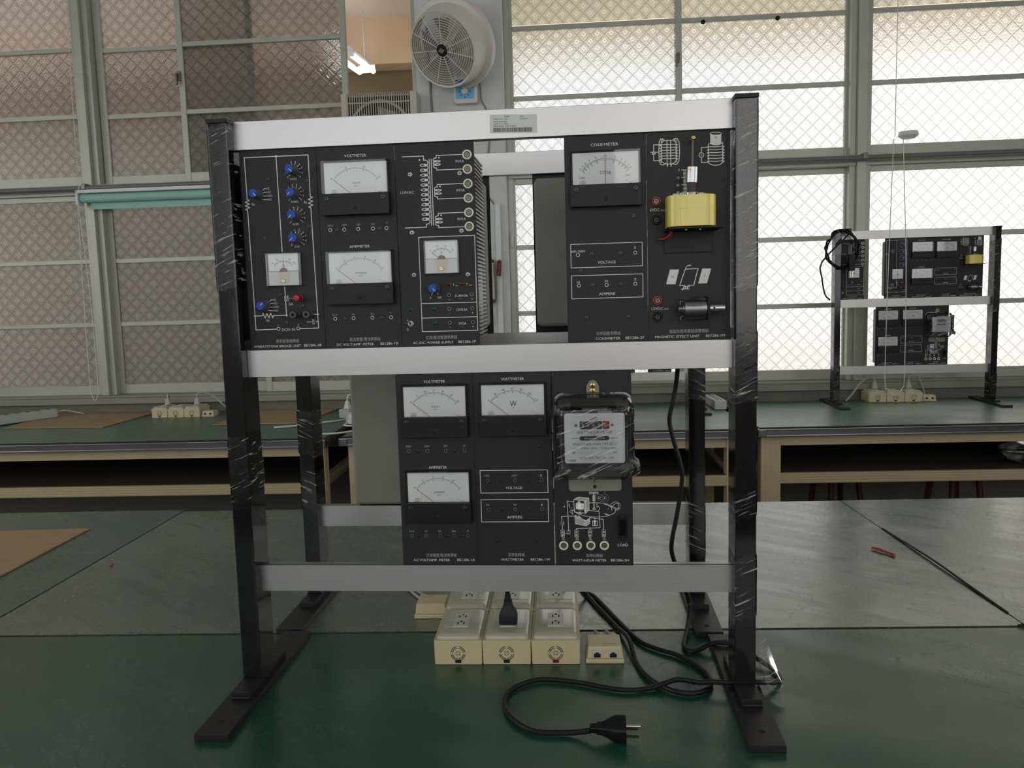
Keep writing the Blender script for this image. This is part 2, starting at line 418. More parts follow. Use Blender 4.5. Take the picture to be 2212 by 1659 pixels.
M['mat_pale'] = mat_mat('faded_green_vinyl', srgb(26, 74, 60), 1.8, .4, .26, .2)
M['mat_far'] = mat_mat('green_bench_vinyl', srgb(14, 86, 62), 2.0, .35, .34)

def pane_mat():
    """pressed pattern glass: lattice of ribs with small lozenges, part scattering, part blurred see-through"""
    m, t, p = new_mat('pattern_glass'); t.nodes.remove(p)
    out = t.nodes['Material Output']
    tc = t.nodes.new('ShaderNodeTexCoord'); sp = t.nodes.new('ShaderNodeSeparateXYZ')
    t.links.new(tc.outputs['Object'], sp.inputs[0]); x, z = sp.outputs[0], sp.outputs[2]
    P = .072
    a = nm(t, 'DIVIDE', nm(t, 'ADD', x, z), P); b = nm(t, 'DIVIDE', nm(t, 'SUBTRACT', x, z), P)
    fa = nm(t, 'ABSOLUTE', nm(t, 'SUBTRACT', nm(t, 'FRACT', a), .5)); fb = nm(t, 'ABSOLUTE', nm(t, 'SUBTRACT', nm(t, 'FRACT', b), .5))
    mxv = nm(t, 'MAXIMUM', fa, fb)
    def band(v, c, w):  # smooth ridge at v=c
        return nm(t, 'MAXIMUM', nm(t, 'SUBTRACT', 1, nm(t, 'DIVIDE', nm(t, 'ABSOLUTE', nm(t, 'SUBTRACT', v, c)), w)), 0)
    ring = band(mxv, .14, .05)
    rib = nm(t, 'MAXIMUM', band(fa, .5, .09), band(fb, .5, .09))
    # fine knurl between the ribs
    k = 2 * pi / .012
    kn = nm(t, 'MULTIPLY', nm(t, 'SINE', nm(t, 'MULTIPLY', nm(t, 'ADD', x, z), k)), nm(t, 'SINE', nm(t, 'MULTIPLY', nm(t, 'SUBTRACT', x, z), k)))
    n = t.nodes.new('ShaderNodeTexNoise'); n.inputs['Scale'].default_value = 90; n.inputs['Detail'].default_value = 2
    t.links.new(tc.outputs['Object'], n.inputs[0])
    h = nm(t, 'ADD', nm(t, 'MULTIPLY', ring, 1.0), nm(t, 'ADD', nm(t, 'MULTIPLY', rib, .8), nm(t, 'ADD', nm(t, 'MULTIPLY', kn, .22), nm(t, 'MULTIPLY', n.outputs['Fac'], .8))))
    bp = t.nodes.new('ShaderNodeBump'); bp.inputs['Strength'].default_value = 1.0; bp.inputs['Distance'].default_value = .0035
    t.links.new(h, bp.inputs['Height'])
    rf = t.nodes.new('ShaderNodeBsdfRefraction'); rf.inputs['IOR'].default_value = 1.11; rf.inputs['Roughness'].default_value = .15
    tl = t.nodes.new('ShaderNodeBsdfTranslucent')
    gl = t.nodes.new('ShaderNodeBsdfGlossy'); gl.inputs['Roughness'].default_value = .16
    # transmission tint: thick ribs pass less; sparkle painted lighter onto lozenge rims and specks
    def cmix(fac, c0, c1):
        q = t.nodes.new('ShaderNodeMix'); q.data_type = 'RGBA'
        for k, c in ((6, c0), (7, c1)):
            if isinstance(c, tuple): q.inputs[k].default_value = c
            else: t.links.new(c, q.inputs[k])
        t.links.new(fac, q.inputs[0]); return q.outputs[2]
    vo = t.nodes.new('ShaderNodeTexVoronoi'); vo.inputs['Scale'].default_value = 150
    t.links.new(tc.outputs['Object'], vo.inputs['Vector'])
    spk = nm(t, 'MAXIMUM', nm(t, 'SUBTRACT', 1, nm(t, 'MULTIPLY', vo.outputs['Distance'], 3.4)), 0)
    c_ = cmix(nm(t, 'MINIMUM', nm(t, 'MULTIPLY', rib, .9), 1), (.48, .472, .46, 1), (.31, .305, .30, 1))
    c_ = cmix(nm(t, 'MULTIPLY', spk, .6), c_, (.86, .84, .82, 1))
    c_ = cmix(nm(t, 'MULTIPLY', ring, .85), c_, (.94, .92, .90, 1))
    for s_ in (rf, tl):
        t.links.new(c_, s_.inputs['Color']); t.links.new(bp.outputs[0], s_.inputs['Normal'])
    t.links.new(bp.outputs[0], gl.inputs['Normal'])
    m1 = t.nodes.new('ShaderNodeMixShader'); m1.inputs[0].default_value = .32
    t.links.new(rf.outputs[0], m1.inputs[1]); t.links.new(tl.outputs[0], m1.inputs[2])
    m2 = t.nodes.new('ShaderNodeMixShader'); m2.inputs[0].default_value = .07
    t.links.new(m1.outputs[0], m2.inputs[1]); t.links.new(gl.outputs[0], m2.inputs[2])
    t.links.new(m2.outputs[0], out.inputs['Surface'])
    return m
M['pane'] = pane_mat()
M['clearpane'] = clear_mat('tinted_window_glass', tint=(.84, .845, .84, 1), rough=.0, f0=.04)  # tint added to hold down daylight from the unseen windows

# ------------------------------------------------------------------ room shell (local frame: x along the window wall, y outward, z up, 0 = bench height)
FZ, CZ = -.75, 2.75
struct(room(MB().box(-5.3, 5.3, -7.4, .14, FZ - .1, FZ).build('floor', M['floor'])))
struct(room(MB().box(-5.3, 5.3, -7.4, .14, CZ, CZ + .12).build('ceiling', M['ceil'])))
b = MB(); b.box(-5.3, -5.2, -7.4, .14, FZ, NZ0); b.box(-5.3, -5.2, -7.4, .14, NZ1, CZ); b.box(-5.3, -5.2, -7.4, SIDE_N0, NZ0, NZ1); b.box(-5.3, -5.2, SIDE_N1, .14, NZ0, NZ1)
struct(room(b.build('wall_left', M['roomwall'])))
b = MB(); b.box(5.2, 5.3, -7.4, .14, FZ, NZ0); b.box(5.2, 5.3, -7.4, .14, NZ1, CZ); b.box(5.2, 5.3, -7.4, SIDE_N0, NZ0, NZ1); b.box(5.2, 5.3, SIDE_N1, .14, NZ0, NZ1)
struct(room(b.build('wall_right', M['roomwall'])))
b = MB(); b.box(-5.2, 5.2, 0, .14, FZ, .055); b.use(1).box(-5.2, 5.2, 0, .14, 2.40, CZ)
struct(room(b.build('wall_far', [M['concrete'], M['wall']])))
b = MB(); b.box(-5.2, 5.2, NEAR_N - .12, NEAR_N, FZ, NZ0); b.box(-5.2, 5.2, NEAR_N - .12, NEAR_N, NZ1, CZ)
e = [-5.2] + [x for ab in NEAR_OPEN for x in ab] + [5.2]
for i in range(0, len(e), 2): b.box(e[i], e[i + 1], NEAR_N - .12, NEAR_N, NZ0, NZ1)
struct(room(b.build('wall_near', M['roomwall'])))
# window sill: grey bar along the wall above a strip of bare concrete
b = MB(); b.box(-5.2, 5.2, -.035, .03, .052, .086); b.box(-5.2, 5.2, -.02, .12, .086, .098)
struct(room(b.build('trim_1', M['sill'], bevel=.003)))
# pillar between the two window groups, with its edges
struct(room(MB().box(-.70, -.24, -.03, .25, -.75, 2.75).build('pillar', M['wall'], bevel=.012)))

# --- windows
U_RAILS = [(1.27, 1.32), (1.63, 1.655), (1.985, 2.01), (2.335, 2.40)]
L_RAILS = [(.098, .153), (.485, .51), (.84, .865), (1.185, 1.215)]
def sash(win, s0, s1, n, rails, stl=.032, strr=.032, dz=0, latch=None):
    b = MB(); z0, z1 = rails[0][0], rails[-1][1]
    b.box(s0, s0 + stl, n, n + .024, z0, z1); b.box(s1 - strr, s1, n, n + .024, z0, z1)
    for (r0, r1) in rails: b.box(s0 + stl, s1 - strr, n + .002, n + .022, r0 + (dz if r0 > z0 and r1 < z1 else 0), r1 + (dz if r0 > z0 and r1 < z1 else 0))
    o = b.build('sash', M['frame'], win, bevel=.002, seg=1)
    for i in range(len(rails) - 1):
        za, zb = rails[i][1] - .004, rails[i + 1][0] + .004
        MB().add([(s0 + stl - .004, n + .012, za), (s1 - strr + .004, n + .012, za), (s1 - strr + .004, n + .012, zb), (s0 + stl - .004, n + .012, zb)], [(0, 1, 2, 3)]).build('pane', M['pane'], o, smooth=False)
    if latch:
        k = MB(); k.box(latch[0] - .012, latch[0] + .006, n - .012, n, latch[1] - .025, latch[1] + .025); k.box(latch[0] - .018, latch[0] - .006, n - .03, n - .012, latch[1] - .05, latch[1] + .012)
        k.build('latch', M['midgrey'], o, bevel=.003)
    return o
def window(name, s0, s1, label):
    w = thing(name, label, 'window'); del w['category']; struct(w); room(w)
    b = MB(); b.box(s0, s1, .01, .12, 1.215, 1.27); b.box(s0, s1, .01, .12, 2.40, 2.44)
    b.box(s0, s1, .0, .12, 1.232, 1.245)
    b.box(s0, s0 + .03, .02, .12, .098, 2.40); b.box(s1 - .03, s1, .02, .12, .098, 2.40)
    b.build('window_frame', M['frame'], w, bevel=.002, seg=1)
    return w
w1 = window('window_1', -4.4, -2.57, 'metal window of patterned glass cut off by the picture edge beside the white cord')
sash(w1, -3.50, -2.57, .03, U_RAILS, strr=.035); sash(w1, -4.38, -3.47, .07, U_RAILS)
sash(w1, -3.50, -2.57, .03, L_RAILS, strr=.032); sash(w1, -4.38, -3.47, .07, L_RAILS)
w2 = window('window_2', -2.53, -.70, 'metal sliding window pushed open beside the pillar with teal blind across it')
sash(w2, -2.495, -1.61, .07, U_RAILS, stl=.04); sash(w2, -2.015, -1.083, .03, U_RAILS, latch=(-2.005, 1.83))
sash(w2, -2.52, -1.60, .07, L_RAILS, stl=.045); sash(w2, -1.63, -.72, .03, L_RAILS)
w3 = window('window_3', -.24, 1.571, 'bright metal window of patterned glass between the pillar and the background rack')
sash(w3, -.228, .686, .03, U_RAILS, stl=.033, strr=.031, dz=-.01, latch=(.668, 1.80)); sw3 = sash(w3, .655, 1.56, .07, U_RAILS, stl=.033)
for q in (.80, 1.18): MB().lathe([(.011, 0), (.012, .012), (0, .02)], (q, .07, 1.985), (0, -1, -.3), 10).build('stop_knob', M['hole'], sw3)
sl3 = sash(w3, -.238, .70, .03, L_RAILS, stl=.038)
MB().tube(spline([(-.224, .03, .925), (-.224, .006, .915), (-.224, .004, .885), (-.224, .006, .86), (-.224, .03, .85)], 4), .006, 8).build('pull_handle', M['whitepaint'], sl3); sash(w3, .66, 1.565, .07, L_RAILS)
w4 = window('window_4', 1.617, 3.45, 'bright metal window of patterned glass behind the right half of the background rack')
sash(w4, 1.62, 2.56, .03, U_RAILS, stl=.02, dz=-.01); sash(w4, 2.53, 3.42, .07, U_RAILS)
sash(w4, 1.618, 2.56, .03, L_RAILS, stl=.018); sash(w4, 2.53, 3.42, .07, L_RAILS)
b = MB(); b.box(-2.57, -2.53, -.008, .13, .098, 2.44)
struct(room(b.build('trim_2', M['frame'], bevel=.003)))
b = MB(); b.box(1.571, 1.617, -.008, .13, .098, 2.44)
struct(room(b.build('trim_3', M['frame'], bevel=.003)))
b = MB(); b.box(3.45, 5.2, .0, .14, .055, 2.44); b.box(-5.2, -4.4, 0, .14, .055, 2.44)
struct(room(b.build('trim_4', M['wall'])))
for i, (a_, b_) in enumerate(NEAR_OPEN):
    w = thing('window_%d' % (5 + i), 'clear window in the wall behind the photographer', 'window'); del w['category']; struct(w); room(w)
    f = MB(); n0 = NEAR_N - .08
    for s_ in (a_, (a_ + b_) / 2 - .025, b_ - .05): f.box(s_, s_ + .05, n0, n0 + .05, NZ0, NZ1)
    for z_ in (NZ0, NZ1 - .05): f.box(a_, b_, n0, n0 + .05, z_, z_ + .05)
    f.build('window_frame', M['frame'], w)
    MB().add([(a_, n0 + .025, NZ0), (b_, n0 + .025, NZ0), (b_, n0 + .025, NZ1), (a_, n0 + .025, NZ1)], [(0, 1, 2, 3)]).build('pane', M['clearpane'], w, smooth=False)

for i, sg in enumerate((-1, 1)):  # unseen side windows, put in as soft daylight sources
    w = thing('window_%d' % (9 + i), 'clear window in a side wall behind the photographer', 'window'); del w['category']; struct(w); room(w)
    f = MB(); k = (SIDE_N1 - SIDE_N0) / 4; xa, xb = sorted((sg * 5.22, sg * 5.28))
    for q in range(5): f.box(xa, xb, SIDE_N0 + q * k - .03, SIDE_N0 + q * k + .03, NZ0, NZ1)
    for z_ in (NZ0, NZ1 - .05): f.box(xa, xb, SIDE_N0, SIDE_N1, z_, z_ + .05)
    f.build('window_frame', M['frame'], w)
    MB().add([(sg * 5.25, SIDE_N0, NZ0), (sg * 5.25, SIDE_N1, NZ0), (sg * 5.25, SIDE_N1, NZ1), (sg * 5.25, SIDE_N0, NZ1)], [(0, 1, 2, 3)]).build('pane', M['clearpane'], w, smooth=False)

# --- the corridor behind the dim windows, seen through the open sash
AW = .5  # partition between corridor and open side
b = MB(); b.box(-6.2, -AW, 2.42, 2.5, 1.95, 2.7); b.use(1).box(-6.2, -AW, 2.42, 2.5, FZ, 1.95)
struct(room(b.build('wall_corridor', [M['brown'], M['greytan']])))
struct(room(MB().box(-6.2, -AW, 2.22, 2.42, 2.45, 2.8).build('beam', M['tan'])))
struct(room(MB().box(-6.2, -AW, .14, 2.5, 2.8, 2.9).build('ceiling_corridor', M['tan2'])))
struct(room(MB().box(-6.2, -AW, .14, 2.5, FZ - .1, FZ).build('floor_corridor', M['floor'])))
struct(room(MB().box(-AW, -AW + .12, .14, 2.5, FZ, 2.9).build('partition', M['outwall'])))
struct(room(MB().box(-6.3, -6.2, .14, 2.5, FZ, .1).build('wall_corridor_end', M['tan'])))  # unseen low end wall, left open above so daylight enters the corridor
def tube_lamp(label, loc, rz, y0, y1, tm='tube'):
    lamp = thing('tube_lamp', label, 'lamp', loc, rz); rod = CZ + .05 - loc[2]
    b = MB(); b.box(-.02, .02, y0 - .02, y1 + .02, .06, .10); b.box(-.008, .008, y0 + .02, y0 + .03, .10, rod); b.box(-.005, .005, y1 - .03, y1 - .02, .10, rod); b.build('lamp_housing', M['whitepaint'], lamp, bevel=.01)
    for s_ in (-.055, .055): MB().tube([(s_, y0, .02), (s_, y1, .02)], .02, 12).build('tube', M[tm], lamp)
    for q in (y0 - .01, y1): MB().box(-.07, .07, q, q + .01, .01, .07).build('lamp_holder', M['whitepaint'], lamp)
    return lamp
tube_lamp('twin tube fluorescent lamp lit beyond the open window', (-1.545, 4.70, 2.33), -.10, .16, .6, 'tube2')
tube_lamp('corridor lamp high behind the dim windows, above the picture edge', (-2.9, 3.85, 2.62), 1.57, -1.2, 1.2)  # added out-of-frame lamp, lifts the light behind the dim panes
# --- outside the bright windows
struct(room(MB().box(-AW + .12, 6.5, .14, 2.6, 2.46, 2.52).build('roof_awning', M['canopy'])))
struct(room(MB().box(-AW + .12, 8, .14, 14, FZ - .15, FZ - .05).build('ground', M['outwall'])))

# --- things on the window wall
P = [room(MB().tube([(-5.1, -.045, 1.245), (5.1, -.045, 1.245)], .0135, 10).build('curtain_pipe', M['pipe']))][0]
tag(P, 'long grey pipe running along the window wall at the middle transom', 'pipe')
for s_ in (-2.55, 1.594):
    b = MB(); b.box(s_ - .012, s_ + .012, -.062, .0, 1.238, 1.268); c = b.build('pipe_clip', M['midgrey'], P, bevel=.003)

bl = thing('roller_blind', 'rolled up teal roller blind below the grey pipe', 'blind'); room(bl)
b = MB(); b.box(-2.585, -.76, -.085, -.055, 1.214, 1.232); b.box(-2.585, -2.57, -.085, -.03, 1.15, 1.232); b.box(-.78, -.765, -.085, -.03, 1.15, 1.232)
b.build('bracket', M['whitepaint'], bl, bevel=.002)
MB().tube([(-2.565, -.055, 1.188), (-.785, -.055, 1.188)], .024, 18).build('fabric_roll', M['teal'], bl)
MB().box(-2.53, -.80, -.036, -.033, 1.13, 1.19).build('fabric_hem', M['teal'], bl)

def chain(name, s, z0, zb, w, label, n=-.1, bead=.0021):
    """beaded cord loop hanging from z0 to zb"""
    t = thing(name, label, 'cord'); room(t)
    pts = [(s - w / 2 + .012, n, z0), (s - w / 2, n, (z0 + zb) / 2), (s - w / 2 - .005, n, zb + .09), (s - w * .38, n - .004, zb + .03), (s, n - .006, zb),
           (s + w * .38, n - .004, zb + .035), (s + w / 2, n, zb + .1), (s + w / 2 - .004, n, (z0 + zb) / 2), (s + w / 2 - .03, n, z0)]
    MB().tube(spline(pts, 10), bead, 6).build('cord_loop', M['wcable'], t)
    return t
c1 = chain('blind_chain', -2.555, 1.22, .083, .042, 'thin white cord loop hanging beside the teal blind')
MB().tube(spline([(-2.55, -.1, 1.22), (-2.545, -.1, 1.75), (-2.53, -.1, 2.4)], 6), .0018, 5).build('upper_cord', M['wcable'], c1)
c2 = chain('blind_chain', 1.625, 1.27, .07, .085, 'white beaded blind chain looping down over the background rack', n=-.42, bead=.002)
b = MB(); b.lathe([(0, 0), (.03, 0), (.045, .012), (.04, .03), (0, .035)], (1.66, -.42, 1.27), (0, 0, 1), 16); b.build('pulley_cap', M['whitepaint'], c2)
MB().tube([(1.60, -.42, 1.28), (1.60, -.42, 2.72)], .002, 6).build('upper_cord', M['wcable'], c2)
MB().box(1.57, 1.63, -.44, -.40, 2.70, 2.75).build('cord_bracket', M['whitepaint'], c2, bevel=.004)

# window ventilator standing in the open gap
ac = thing('window_ventilator', 'beige ventilator box with vertical slat grille in the open window gap', 'ventilator'); room(ac)
b = MB(); b.box(-1.07, -.69, -.13, .2, 1.275, 1.64); b.build('case', M['dark'], ac, bevel=.01)
b = MB(); b.box(-1.078, -1.045, -.15, .21, 1.272, 1.655); b.box(-.72, -.682, -.15, .21, 1.272, 1.655); b.box(-1.045, -.72, -.15, .21, 1.272, 1.295); b.box(-1.045, -.72, -.10, .21, 1.642, 1.655)
b.build('case_rim', M['ac'], ac, bevel=.006)
sm = None
for i in range(27):
    s_ = -1.040 + i * .0121
    if sm is None:
        sm = MB().tube([(0, -.155, 1.285), (0, -.158, 1.62), (0, -.15, 1.648), (0, -.125, 1.658), (0, -.06, 1.659)], .0026, 5).build('grille_bar', M['ac'], ac, loc=(s_, 0, 0))
    else: copy_mesh(sm, ac, (s_, 0, 0))
for z_ in (1.355, 1.46, 1.60): MB().box(-1.045, -.72, -.156, -.151, z_, z_ + .006).build('cross_bar', M['ac'], ac)
b = MB(); b.lathe([(.155, 0), (.165, .012), (.15, .02)], (-.88, -.132, 1.455), (0, -1, 0), 32, caps=False); b.build('fan_ring', M['ac'], ac)
b = MB()
for k in range(5):
    a_ = 2 * pi * k / 5
    b.add([(-.88 + r * cos(a_ + d), -.136 + o_, 1.44 + r * sin(a_ + d)) for r, d, o_ in ((.03, -.3, 0), (.145, -.35, .003), (.145, .35, -.006), (.03, .4, -.004))], [(0, 1, 2, 3)])
b.lathe([(.04, -.004), (.036, .012), (0, .016)], (-.88, -.138, 1.44), (0, -1, 0), 16)
b.build('fan_wheel', M['fanblade'], ac)

# ------------------------------------------------------------------ wall fan
fan = thing('wall_fan', 'white round wall fan tilted down on the pale blue pillar', 'fan', (-.50, 3.24, 1.80))
ax = Vector((-.36, -.80, -.48)).normalized(); hub = Vector((-.02, -.235, .015))   # hub centre of the front guard
Uf = Vector((0, 0, 1)).cross(ax).normalized(); Vf = ax.cross(Uf)
def fp(r, a, d=0): return hub + Uf * (cos(a) * r) + Vf * (sin(a) * r) + ax * d
b = MB(); b.lathe([(.176, .002), (.182, .004), (.186, -.01), (.196, -.075), (.200, -.095), (.224, -.10), (.228, -.108), (.226, -.135), (.219, -.137), (.216, -.115), (.19, -.112), (.178, -.02), (.176, .002)], hub, ax, 48, caps=False)
b.build('shroud', M['fan'], fan)
b = MB()
for i in range(13):
    r = .033 + i * .0118
    pts = [fp(r, 2 * pi * k / 40, .006 * (1 - (r / .18) ** 2)) for k in range(41)]
    b.tube(pts, .0017, 5, caps=False)
o = b.build('guard_rings', M['fan'], fan)
for k in range(11):
    a_ = 2 * pi * k / 11 + .2
    MB().tube([fp(.03, a_, .007), fp(.1, a_, .006), fp(.178, a_, .001)], .0022, 5).build('guard_spoke', M['fan'], fan)
b = MB(); b.lathe([(0, .012), (.026, .012), (.029, .008), (.029, -.004)], hub, ax, 28); hb = b.build('hub_badge', M['hole'], fan)
q = [hub + ax * .0135 + Uf * x_ + Vf * z_ for x_, z_ in ((.02, 0), (0, .013), (-.02, 0), (0, -.013))]
MB().add([tuple(v) for v in q], [(0, 1, 2, 3)]).build('badge_diamond', M['tin'], hb, smooth=False)
b = MB()
for k in range(5):
    a_ = 2 * pi * k / 5 + .3
    pts = []
    for r in (.03, .07, .11, .15):
        pts.append((fp(r, a_ - .35 - r, -.03), fp(r, a_ + .35 - r * .3, -.065)))
    vs = [tuple(p) for pr_ in pts for p in pr_]
    b.add(vs, [(2 * i, 2 * i + 1, 2 * i + 3, 2 * i + 2) for i in range(3)])
b.build('blades', M['fanblade'], fan)
b = MB(); b.lathe([(0, -.02), (.036, -.02), (.036, -.07), (.07, -.085), (.075, -.15), (.045, -.185), (0, -.185)], hub, ax, 24); b.build('motor', M['fan'], fan)
b = MB(); b.tube([tuple(hub - ax * .17), (.04, -.09, .06), (.055, -.03, .0)], .024, 12); b.box(.0, .11, -.045, .0, -.12, .06); b.build('wall_bracket', M['fan'], fan, bevel=.004)
cb = MB().rrect(.001, .125, -.205, -.06, .016, -.055, 0).build('control_box', M['fan'], fan, bevel=.006)
MB().rrect(.012, .108, -.182, -.10, .006, -.0562, -.0548).build('control_sticker', M['lightblue'], cb)
MB().box(.012, .108, -.0568, -.0561, -.105, -.086).build('sticker_band', M['darkblue'], cb, smooth=False)
kb = MB(); kb.lathe([(.017, 0), (.0165, .016), (.014, .018), (0, .018)], (.06, -.056, -.146), (0, -1, 0), 20); kb.box(.0565, .0635, -.0785, -.073, -.160, -.132)
kb.build('speed_knob', M['fan'], cb, rot=None)
b = MB()
for k in range(8):
    a_ = k * pi / 4; b.box(.06 + .027 * cos(a_) - .0025, .06 + .027 * cos(a_) + .0025, -.0569, -.0561, -.146 + .027 * sin(a_) - .0025, -.146 + .027 * sin(a_) + .0025)
b.build('speed_marks', M['darkprint'], cb, smooth=False)
MB().tube(spline([(.12, -.02, .02), (.135, -.015, -.1), (.14, -.012, -.18), (.165, -.01, -.235), (.175, -.01, -.32), (.172, -.01, -.42), (.15, -.01, -.56), (.155, -.01, -.66), (.19, -.012, -.72)], 8), .0035, 6).build('fan_cord', M['dcable'], fan)

# cable duct, conduit and the small box lower on the pillar
d = MB().box(-.305, -.278, -.055, -.03, .05, 1.08).build('cable_duct', M['whitepaint'], bevel=.002); room(d)
tag(d, 'narrow white cable duct running down the pale blue pillar', 'cable duct')
d = MB().tube(spline([(-.636, -.036, 2.0), (-.628, -.036, 1.72), (-.618, -.036, 1.45), (-.61, -.036, 1.2), (-.61, -.036, .3)], 6), .006, 6).build('conduit', M['dcable']); room(d)
tag(d, 'thin grey conduit on the pillar edge behind the ventilator', 'conduit')
bx = thing('wall_box', 'beige box with red-brown ends mounted on the pillar low down', 'wall box'); room(bx)
MB().box(-.40, -.318, -.10, -.03, .575, .775).build('box_body', M['ac'], bx, bevel=.008)
for z_ in (.562, .772): MB().box(-.398, -.32, -.104, -.03, z_, z_ + .018).build('end_cap', M['handle'], bx, bevel=.004)
hm = thing('hanging_handle', 'dark red handle hung on a string beside the beige wall box', 'handle tool'); room(hm)
MB().lathe([(0, 0), (.011, .002), (.013, .03), (.012, .075), (.008, .085), (0, .087)], (-.292, -.075, .70), (.06, 0, 1), 12).build('grip', M['handle'], hm)
MB().tube(spline([(-.292, -.072, .70), (-.298, -.07, .67), (-.302, -.066, .6), (-.317, -.062, .5), (-.325, -.06, .44)], 6), .0028, 5).build('string', M['ac'], hm)
d = MB().box(-.325, -.262, -.05, -.03, .1, .235).build('socket_plate', M['whitepaint'], bevel=.004); room(d)
tag(d, 'pale wall plate at the foot of the pillar behind the front rack', 'wall plate')

# ------------------------------------------------------------------ the plug-in modules (local frame in millimetres: x right, z up from the rail, front face y=0, depth +y)
PW = 116.2
SHARED = {}
def shared(key, parent, name, mats, x, z, make, y=0, **kw):
    """build a small piece once at the origin, later pieces share its mesh"""
    loc = (x * .001, y * .001, z * .001)
    if key not in SHARED:
        o = make(MB(.001)).build(name, mats, parent, loc=loc, **kw); SHARED[key] = o; return o
    return copy_mesh(SHARED[key], parent, loc)
def cross(b, r, y):
    b.box(-r * .62, r * .62, y - .05, y + .05, -r * .13, r * .13); b.box(-r * .13, r * .13, y - .05, y + .05, -r * .62, r * .62); return b
def screw(p, x, z, r=3.1, m='screw', name='panel_screw', y=0):
    def mk(b):
        b.lathe([(r, 0), (r, .5), (r * .8, 1.1), (0, 1.3)], (0, 0, 0), (0, -1, 0), 16); b.use(1); return cross(b, r, -1.32)
    return shared(('s', r, m, name), p, name, [M[m], M['hole']], x, z, mk, y)
def socket(p, x, z, white=True):
    def mk(b):
        b.lathe([(2.7, 0), (2.7, .5), (1.9, .5), (1.9, .15)], (0, 0, 0), (0, -1, 0), 18); b.use(1); return b.disc(0, 0, 2.0, -.2, 14)
    return shared(('k', white), p, 'jack_socket', [M['print' if white else 'midgrey'], M['hole']], x, z, mk)
def binding_jack(p, x, z, m='ivory', r=7.0):
    def mk(b):
        b.lathe([(r, 0), (r, 2.2), (r - .9, 3.2), (r - 2.0, 3.2), (r - 2.7, 2.0), (r - 2.7, .8)], (0, 0, 0), (0, -1, 0), 26)
        b.use(1).lathe([(r - 2.7, .9), (r - 2.9, 1.0)], (0, 0, 0), (0, -1, 0), 26)
        b.use(2).lathe([(3.4, .8), (3.4, 2.6), (2.2, 2.6), (2.2, 1.0)], (0, 0, 0), (0, -1, 0), 20)
        b.use(1).disc(0, 0, r - 2.4, -.75, 20); b.disc(0, 0, 2.2, -1.0, 14); return b
    return shared(('j', m, r), p, 'binding_jack', [M[m], M['hole'], M['midgrey'] if m != 'blackpl' else M['postgrey']], x, z, mk)
def knob(p, x, z, ang):
    """ribbed grey knob with a blue cap; ang = direction of the pointer line"""
    def body(b):
        n = 36; b.lathe([(7.4, 0), (7.4, 1.6), (6.6, 2.0)], (0, 0, 0), (0, -1, 0), 24)
        vs = []
        for t, rr_ in ((1.8, 6.9), (19, 6.3)):
            for k in range(n): r = rr_ + (.22 if k % 2 else -.22); vs.append((r * cos(2 * pi * k / n), -t, r * sin(2 * pi * k / n)))
        b.add(vs, [(k, (k + 1) % n, n + (k + 1) % n, n + k) for k in range(n)] + [tuple(n + k for k in range(n))]); return b
    o = shared('knob', p, 'knob', M['knob'], x, z, body, ang=50)
    def cap(b): return b.lathe([(6.3, 18.8), (6.3, 20.6), (5.9, 21.2), (0, 21.4)], (0, 0, 0), (0, -1, 0), 28)
    shared('cap', o, 'knob_cap', M['blue'], 0, 0, cap)
    def ptr(b): b.stroke([(.6, 0), (5.4, 0)], .9, -21.5); return b
    c = shared('ptr', o, 'pointer_line', M['print'], 0, 0, ptr, smooth=False); c.rotation_euler = (0, -radians(ang), 0)
    def tab(b): return b.hexa([(7, -.4, -1.8), (7, -.4, 1.8), (10.2, -.4, 0)], [(7, -2.0, -1.8), (7, -2.0, 1.8), (10.2, -2.0, 0)])
    c = shared('ptab', o, 'pointer_tab', M['blue'], 0, 0, tab, smooth=False); c.rotation_euler = (0, -radians(ang), 0)
    return o
def led(p, x, z, m):
    def mk(b): return b.lathe([(3.3, 0), (3.3, .7), (2.6, .9), (2.5, 2.4), (1.6, 4.0), (0, 4.5)], (0, 0, 0), (0, -1, 0), 16)
    return shared(('l', m), p, 'led', M[m], x, z, mk)

